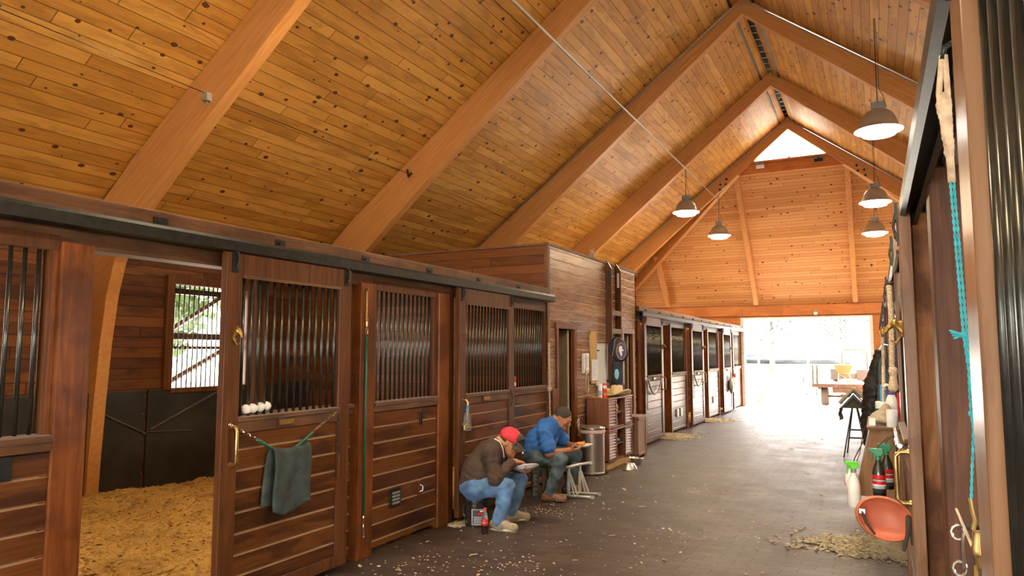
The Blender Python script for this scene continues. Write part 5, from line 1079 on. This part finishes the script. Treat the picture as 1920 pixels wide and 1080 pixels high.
r_ = root('red_scraper', 'upright red plastic scraper beside the pump bottle', 'scraper', (.125, 5.60, BT)); MB().box(-.02, .02, -.03, .03, 0, .05).build('blade', 'redp', r_, bevel=.004); MB().tube([(0, 0, .05), (0, 0, .22)], .009, 8).build('handle', 'redp', r_)
tag(MB().box(-.06, -.02, 5.48, 5.60, BT, BT + .05).build('white_carton', 'paper', bevel=.003), 'small white carton at the outer edge of the wall box top', 'carton')
for x, y, c, h, lb in ((.015, 5.99, 'blue', .26, 'short blue handled brush standing in the tin'), (.040, 6.01, 'jean', .22, 'short grey blue handled brush leaning in the tin'), (.030, 5.97, 'rope', .40, 'tall tan stick standing in the tin')):
    tag(MB().tube([(x, y, BT + .01), (x + .004, y, BT + .10), (x + .012, y, BT + h)], [.007, .009, .008], 8).build('brush', c, smooth=True), lb, 'brush')
# bottles hanging at the box front
q = spray_bottle('translucent white spray bottle with lime green trigger hanging by the wall box', (-.160, 5.18, .615), .285, .038, 'foam', M['lime'], None, R(200), 'grey'); MB().tube([(0, 0, .26), (-.02, -.03, .30), (-.11, -.12, .40), (-.162, -.178, .488)], .003, 6).build('hanging_wire', 'steel', q)
q = root('white_jug', 'flat white jug with red print half behind the lime trigger bottle', 'jug', (-.185, 5.36, .70)); sdf_mb([('e', (0, 0, .05), (.035, .03, .065), None, .01), ('c', (.0, 0, .08), (.03, 0, .15), .025, .012, .02)], .005).build('jug_body', 'white', q, smooth=True); MB().box(-.037, -.034, -.012, .012, .02, .08).build('print', 'lbl_r', q); MB().tube([(.03, 0, .15), (.06, .04, .22), (.09, .05, .37)], .003, 6).build('hanging_wire', 'steel', q)
# terracotta rubber shell
q = root('rubber_shell', 'orange terracotta rubber shell with brown straps hanging below the brass handle', 'rubber boot', (.008, 4.05, .785))
Ah = np.array(rot('Y', 18)); sdf_mb([('e', (0, 0, 0), (.135, .07, .105), Ah, .01), ('e', (.004, -.045, .004), (.130, .085, .098), Ah, .004, 's'), ('e', (.06, 0, .16), (.09, .2, .05), None, .01, 's')], .0045).build('shell', 'scoop', q, smooth=True)
MB().box(-.115, -.085, -.035, -.022, .02, .045).build('buckle', 'chrome', q, bevel=.002)
sdf_mb([('c', (-.10, -.03, .03), (-.085, -.035, -.02), .007, .007, .002), ('c', (-.085, -.035, -.02), (-.05, -.03, -.07), .007, .006, .002)], .003).build('strap', 'olive', q, smooth=True)
sdf_mb([('c', (.10, -.02, .02), (.095, -.045, -.05), .012, .010, .004), ('c', (.095, -.045, -.05), (.075, -.05, -.13), .010, .008, .004), ('c', (.105, -.03, .01), (.112, -.04, -.10), .008, .007, .004)], .0035).build('strap', 'olive', q, smooth=True)
MB().tube([(.06, 0, .08), (.07, .005, .22), (.078, .01, .365)], .004, 6).build('hanging_cord', 'rope', q, smooth=True)
# ropes and garments
q = root('thick_rope', 'thick pale twisted rope with frayed knot hanging beyond the near right door', 'rope', (.092, 5.1, 0)); MB().tube([(.125, 0, 2.05), (.06, 0, 2.06), (0, 0, 2.03), (0, 0, 2.0)], .008, 8).build('hook', 'steel', q); braid([(0, 0, 2.02), (.004, 0, 1.85), (-.005, 0, 1.50)], .017, 3, 11).build('rope', 'rope', q, smooth=True); sdf_mb([('e', (0, 0, 1.485), (.028, .028, .03), None, .01), ('c', (0, 0, 1.46), (-.004, 0, 1.38), .020, .028, .01)], .004, .002, 200).build('knot', 'rope', q, smooth=True)
q = root('thin_rope', 'thin tan rope hanging from a dull brass hook farther along the right', 'rope', (.055, 7.0, 0)); braid([(0, 0, 1.80), (0, .01, 1.20)], .012, 3, 14).build('rope', 'rope', q, smooth=True); sdf_mb([('c', (.16, 0, 1.84), (.01, 0, 1.80), .018, .018, .01), ('e', (.005, -.01, 1.77), (.018, .02, .035), None, .02)], .006).build('brass_hook', 'gold', q, smooth=True)
q = root('dark_garments', 'dark coats and blankets hanging on the right hand wall in front of the exit', 'blankets', (-.03, 9.2, 0)); sdf_mb([('c', (.06, 0, 1.60), (-.01, .05, 1.2), .05, .10, .05), ('c', (-.01, .05, 1.2), (-.06, .1, .75), .10, .10, .05), ('e', (-.05, .0, .66), (.09, .14, .20), None, .05)], .012, .012, 40).build('cloth', 'black', q, smooth=True)
MB().tube([(.25, 0, 1.66), (.10, 0, 1.70), (.05, 0, 1.60)], .008, 6).build('hook', 'chrome', q)
q = root('grey_jacket', 'faded grey jacket hanging between the dark coats and the thin rope', 'jacket', (.035, 8.2, 0)); sdf_mb([('c', (.03, 0, 1.52), (.02, .05, 1.0), .04, .07, .04)], .01, .008, 40).build('cloth', 'jean2', q, smooth=True)
# saddle stand
q = root('saddle_stand', 'dark metal saddle stand on thin legs standing in the aisle by the exit', 'saddle stand', (-.33, 12.2, 0))
b = MB(); b.prism([(-.20, .75), (0, .97), (.20, .75), (.17, .74), (0, .92), (-.17, .74)], 1, 0, .60); b.build('rack_top', 'steel', q); MB().prism([(-.17, .75), (0, .93), (.17, .75)], 1, .02, .03).build('end_plate', 'olive', q)
MB().tube([(-.205, 0, .75), (0, 0, .975), (.205, 0, .75)], .008, 6).build('rack_edge', 'chrome', q)
for (x1, y1) in ((-.17, .02), (.17, .06), (-.14, .62), (.17, .60)): MB().tube([(.03 * (1 if x1 > 0 else -1), .1 if y1 < .3 else .5, .76), (x1, y1, 0)], .011, 6).build('leg', 'steel', q)
MB().tube([(-.10, .05, .30), (.12, .08, .30)], .012, 4).build('stretcher', 'steel', q); MB().tube([(-.08, .06, .42), (.10, .09, .42)], .012, 4).build('stretcher', 'steel', q)
def drape(u, v):
    a = (u - .46) * 2; x = .205 * a + (.0 if abs(a) < 1 else 0); z = .985 - .235 * abs(a) ** 1.15 + .012 * math.sin(v * 9 + u * 3)
    return (-.32 + x * 1.12, 12.22 + v * .45 + .02 * math.sin(u * 8), z + .045)
tag(MB().grid(drape, 30, 14).build('saddle_blanket', 'tan', smooth=True, solid=.05), 'folded beige saddle blanket draped over the dark stand', 'blanket')
tag(MB().grid(lambda u, v: (-.545 + .05 * v + .01 * math.sin(u * 9), 12.24 + .03 * v, .76 - .20 * u + .02 * v), 8, 4).build('hanging_cloth', 'olive', smooth=True, solid=.008), 'small brown cloth hanging from the left edge of the stand', 'cloth')
# twine, brass snap and chrome bit next to the near stile
q = root('stall_guard', 'cotton loop, teal twine and large brass snap hanging beside the near right grille', 'stall guard', (0, 1.3, .012))
MB().tube([(.20, .02, 2.075), (.14, 0, 2.085), (.118, 0, 2.075), (.114, 0, 2.055)], .005, 8).build('hook', 'steel', q, smooth=True)
for dx in (-.006, .006): MB().tube([(.116 + dx * .3, 0, 2.062), (.113 + dx, 0, 2.0), (.114 + dx * .6, .002, 1.96)], .0045, 8).build('cotton_loop', 'rope', q, smooth=True)
sdf_mb([('e', (.113, 0, 1.985), (.010, .011, .018), None, .006), ('c', (.113, 0, 1.98), (.117, 0, 1.90), .010, .007, .006)], .002, .0012, 400).build('cotton_knot', 'rope', q, smooth=True)
MB().tube([(.117, 0, 1.91), (.118, 0, 1.855)], .0055, 8).build('cotton_tail', 'rope', q, smooth=True)
for dx in (-.0022, .0022): braid([(.118 + dx, 0, 1.86), (.124 + dx, 0, 1.62), (.128 - dx, 0, 1.50), (.128 + dx * 4, 0, 1.36)], .0022, 2, 22, 'teal').build('twine', 'teal', q, smooth=True)
sdf_mb([('e', (.124, 0, 1.615), (.0065, .006, .006), None, .002)] + [('c', (.122, 0, 1.615), (.104 + .002 * k, -.004 + .003 * k, 1.622 - .004 * k), .002, .0016, .002) for k in range(4)], .0012).build('twine_knot', 'teal', q, smooth=True)
sdf_mb([('e', (.127, 0, 1.495), (.005, .005, .006), None, .002)], .0012).build('twine_knot', 'teal', q, smooth=True)
b = MB()
for dx in (-.011, .011): b.tube([(.129 + dx, 0, 1.368), (.129 + dx * .9, 0, 1.355), (.129 + dx * .55, 0, 1.335), (.129 + dx * .8, 0, 1.322)], .0035, 8)
b.lathe([(0, 1.322), (.0125, 1.320), (.0135, 1.300), (.0150, 1.296), (.0150, 1.288), (.011, 1.285), (.010, 1.268), (0, 1.266)], (.131, 0, 0), 20); b.tube([(.121, 0, 1.27), (.120, 0, 1.24), (.1245, 0, 1.222), (.137, 0, 1.222), (.141, 0, 1.24), (.140, 0, 1.27)], .0038, 8)
lab(b.build('brass_snap', 'brass', q, smooth='auto'), 'large brass swivel snap')
MB().tube([(.131, 0, 1.240), (.131, 0, 1.20), (.133, 0, .86)], .0115, 10).build('rubber_hose', 'green', q, smooth=True)
GUARD = q
q = root('chrome_bit_snap', 'double ended chrome snap hanging left of the brass snap', 'snap hook', (.103, 1.34, .03)); b = MB()
for zc in (1.29, 1.235): b.tube([(.0 + .009 * math.cos(a * PI / 5 + 1.2), 0, zc + .011 * math.sin(a * PI / 5 + 1.2)) for a in range(11)], .0026, 6)
b.tube([(.006, 0, 1.29), (.006, 0, 1.235)], .0032, 8); b.build('snap_body', 'chrome', q, smooth='auto'); MB().tube([(0, 0, 1.298), (.03, .0, 1.30), (.095, .0, 1.302)], .0035, 6).build('hook', 'steel', q); MB().tube([(.02, 0, 1.298), (.024, 0, 1.19)], .002, 6).build('pin', 'steel', q)
lab(MB().tube([(.101, .02, 1.348), (.127, .01, 1.270)], [.0018, .0026], 8).build('pale_stick', 'rope', bpy.data.objects['chrome_bit_snap'].parent or GUARD), 'thin pale stick')

# ================================================================== OUTSIDE
TX = -1.42
q = root('flatbed_trailer', 'rusty flatbed trailer parked in the sun beyond the exit', 'trailer', (0, 23.5, 0))
b = MB(); b.box(-1.74, .9, 0, 2.9, .60, .68); b.build('deck', 'plinth', q); b = MB(); b.box(-1.76, .9, -.05, .02, .56, .67); b.box(-1.2, .7, -.02, .05, .40, .56); b.box(-1.0, .5, .1, .2, .30, .36); b.box(-1.60, -1.5, 0, 2.9, .50, .60); b.box(-.55, -.45, 0, 2.9, .42, .60); b.build('chassis', 'rust', q, bevel=.01)
for x in (-1.43, .5):
    o = MB().lathe([(.10, -.10), (.24, -.11), (.28, -.08), (.285, 0), (.28, .08), (.24, .11), (.10, .10)], n=28, m=Matrix.Rotation(R(90), 3, 'Y')).build('wheel', 'tire', q, smooth='auto'); o.location = (x, .35, .285)
    MB().lathe([(0, -.05), (.11, -.05), (.11, .05), (0, .05)], n=16, m=Matrix.Rotation(R(90), 3, 'Y')).build('hub', 'rust', o)
MB().tube([(-1.43, .35, .285), (.5, .35, .285)], .035, 8).build('axle', 'rust', q)
for x in (-1.72, -1.60): MB().box(x - .03, x + .02, .0, .06, .66, 1.22).build('stake', 'tire', q)
M['fender'] = plain('grey_fender_paint', (.036, .037, .042), .5)
q = root('garden_tractor', 'small tractor with grey fenders and roll bar standing on the flatbed', 'tractor', (0, 24.6, .68))
MB().box(-1.30, -.98, 0, .6, .08, .42).build('fender', 'fender', q, bevel=.02); MB().box(-.56, -.10, 0, .6, .06, .40).build('fender', 'fender', q, bevel=.02); MB().box(-.98, -.56, .1, 1.5, .10, .28).build('body', 'tire', q, bevel=.02)
MB().tube([(-.96, .3, .2), (-.96, .3, .88), (-.93, .3, .97), (-.84, .3, 1.01), (-.36, .3, 1.01), (-.28, .3, .97), (-.25, .3, .88), (-.25, .3, .2)], .022, 8).build('roll_bar', 'rust', q, smooth=True)
for x in (-1.15, -.33): o = MB().lathe([(.05, -.08), (.14, -.09), (.155, 0), (.14, .09), (.05, .08)], n=20, m=Matrix.Rotation(R(90), 3, 'Y')).build('wheel', 'tire', q); o.location = (x, .3, .16)
q = root('spreader_hopper', 'orange funnel shaped spreader hopper on the flatbed', 'hopper', (-.88, 24.15, .68))
b = MB(); b.add([(-.30, -.22, .55), (.24, -.22, .55), (.24, .22, .55), (-.30, .22, .55), (-.16, -.12, .30), (.14, -.12, .30), (.14, .12, .30), (-.16, .12, .30)], [(0, 1, 5, 4), (1, 2, 6, 5), (2, 3, 7, 6), (3, 0, 4, 7), (4, 5, 6, 7)]); b.build('funnel', 'hopper', q, solid=.015)
for p, r2_ in (((-.15, -.12, .30), (-.18, -.14, 0)), ((.13, -.12, .30), (.18, -.14, 0)), ((-.15, .12, .30), (-.18, .14, 0)), ((.13, .12, .30), (.18, .14, 0)), ((-.15, -.12, .28), (.16, -.14, .05))): MB().tube([p, r2_], .016, 4).build('frame_leg', 'hopper', q)
q = root('green_sawhorse', 'pale green metal frame standing left of the trailer', 'frame', (-2.0, 24.5, 0))
for pts in (((-.18, 0, 0), (-.08, 0, .80)), ((.02, 0, .25), (-.08, 0, .80)), ((-.08, 0, .80), (.30, .0, .80)), ((-.05, 0, .30), (.30, 0, .30)), ((.30, 0, 0), (.30, 0, .80))): MB().tube(pts, .018, 6).build('tube', plain('pale_green_paint', (.035, .09, .06), .5) if not bpy.data.materials.get('pale_green_paint') else bpy.data.materials['pale_green_paint'], q)
b = MB(); r2 = random.Random(5)
for i in range(40): a = r2.random() * 6.3; e_ = Vector((math.cos(a) * .22, math.sin(a) * .2, r2.uniform(.15, .4))); b.tube([(0, 0, 0), e_ * .6, e_], [.004, .006, .02], 5)
o = b.build('orange_flowers', 'hopper'); o.location = (-3.42, 24.4, 0); tag(o, 'orange potted plant just outside the left side of the exit', 'plant')
q = root('paddock_fence', 'long white rail fence across the paddock outside', 'fence', (0, 46, 0))
for z in (.45, .85, 1.25, 1.62): MB().box(-40, 30, -.02, .02, z - .06, z + .06).build('rail', 'fence', q)
for i in range(25): MB().box(-40 + i * 2.8 - .06, -40 + i * 2.8 + .06, -.08, -.02, 0, 1.75).build('fence_post', 'fence', q)
def tree(x, y, h, w_, label, mat='tleaf', seed=1, group='trees beyond the paddock'):
    q = root('tree', label, 'tree', (x, y, 0), 0, group); rr = random.Random(seed)
    MB().tube([(0, 0, 0), (.1, 0, h * .3), (0, .1, h * .6)], [w_ * .06, w_ * .045, w_ * .02], 8).build('trunk', 'tire', q, smooth=True); b = MB()
    for i in range(9000):
        a = rr.random() * 6.283; c = rr.uniform(-1, 1); s = (1 - c * c) ** .5; rad = (.62 + .38 * rr.random()) * (1 + .25 * math.sin(3 * a + seed) * math.sin(4 * c + seed))
        p = Vector((math.cos(a) * s * w_ * rad, math.sin(a) * s * w_ * rad, h * .62 + c * h * .38 * rad)); t = Vector((rr.gauss(0, 1), rr.gauss(0, 1), rr.gauss(0, 1))).normalized(); u_ = t.orthogonal().normalized(); sz = w_ * .034
        b.add([p + t * sz, p + u_ * sz, p - t * sz, p - u_ * sz], [(0, 1, 2, 3)])
    b.build('foliage', mat, q)
tree(-7.6, 62, 9.0, 3.8, 'broad pale leafy tree on the left behind the fence', seed=2)
tree(1.2, 64, 8.6, 3.0, 'round pale leafy tree on the right behind the fence', seed=4)
tree(-2.8, 72, 8.0, 3.2, 'paler middle tree between the two larger ones', seed=9)
tree(-11.5, 7.2, 6.0, 2.6, 'green tree just outside the stall window', 'bush', 6, 'trees outside the stall window')
b = MB(); b.grid(lambda u, v: (-60 + 120 * u, 96 + 6 * mnoise.noise(Vector((u * 9, v * 3, 0))), v * (9 + 5 * mnoise.noise(Vector((u * 14, 2, 0))) + 1.5 * mnoise.noise(Vector((u * 60, 2, 0))))), 200, 10)
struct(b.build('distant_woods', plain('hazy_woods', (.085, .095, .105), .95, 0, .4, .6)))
# a window pane light scene behind the far stall grilles is real daylight through wall windows
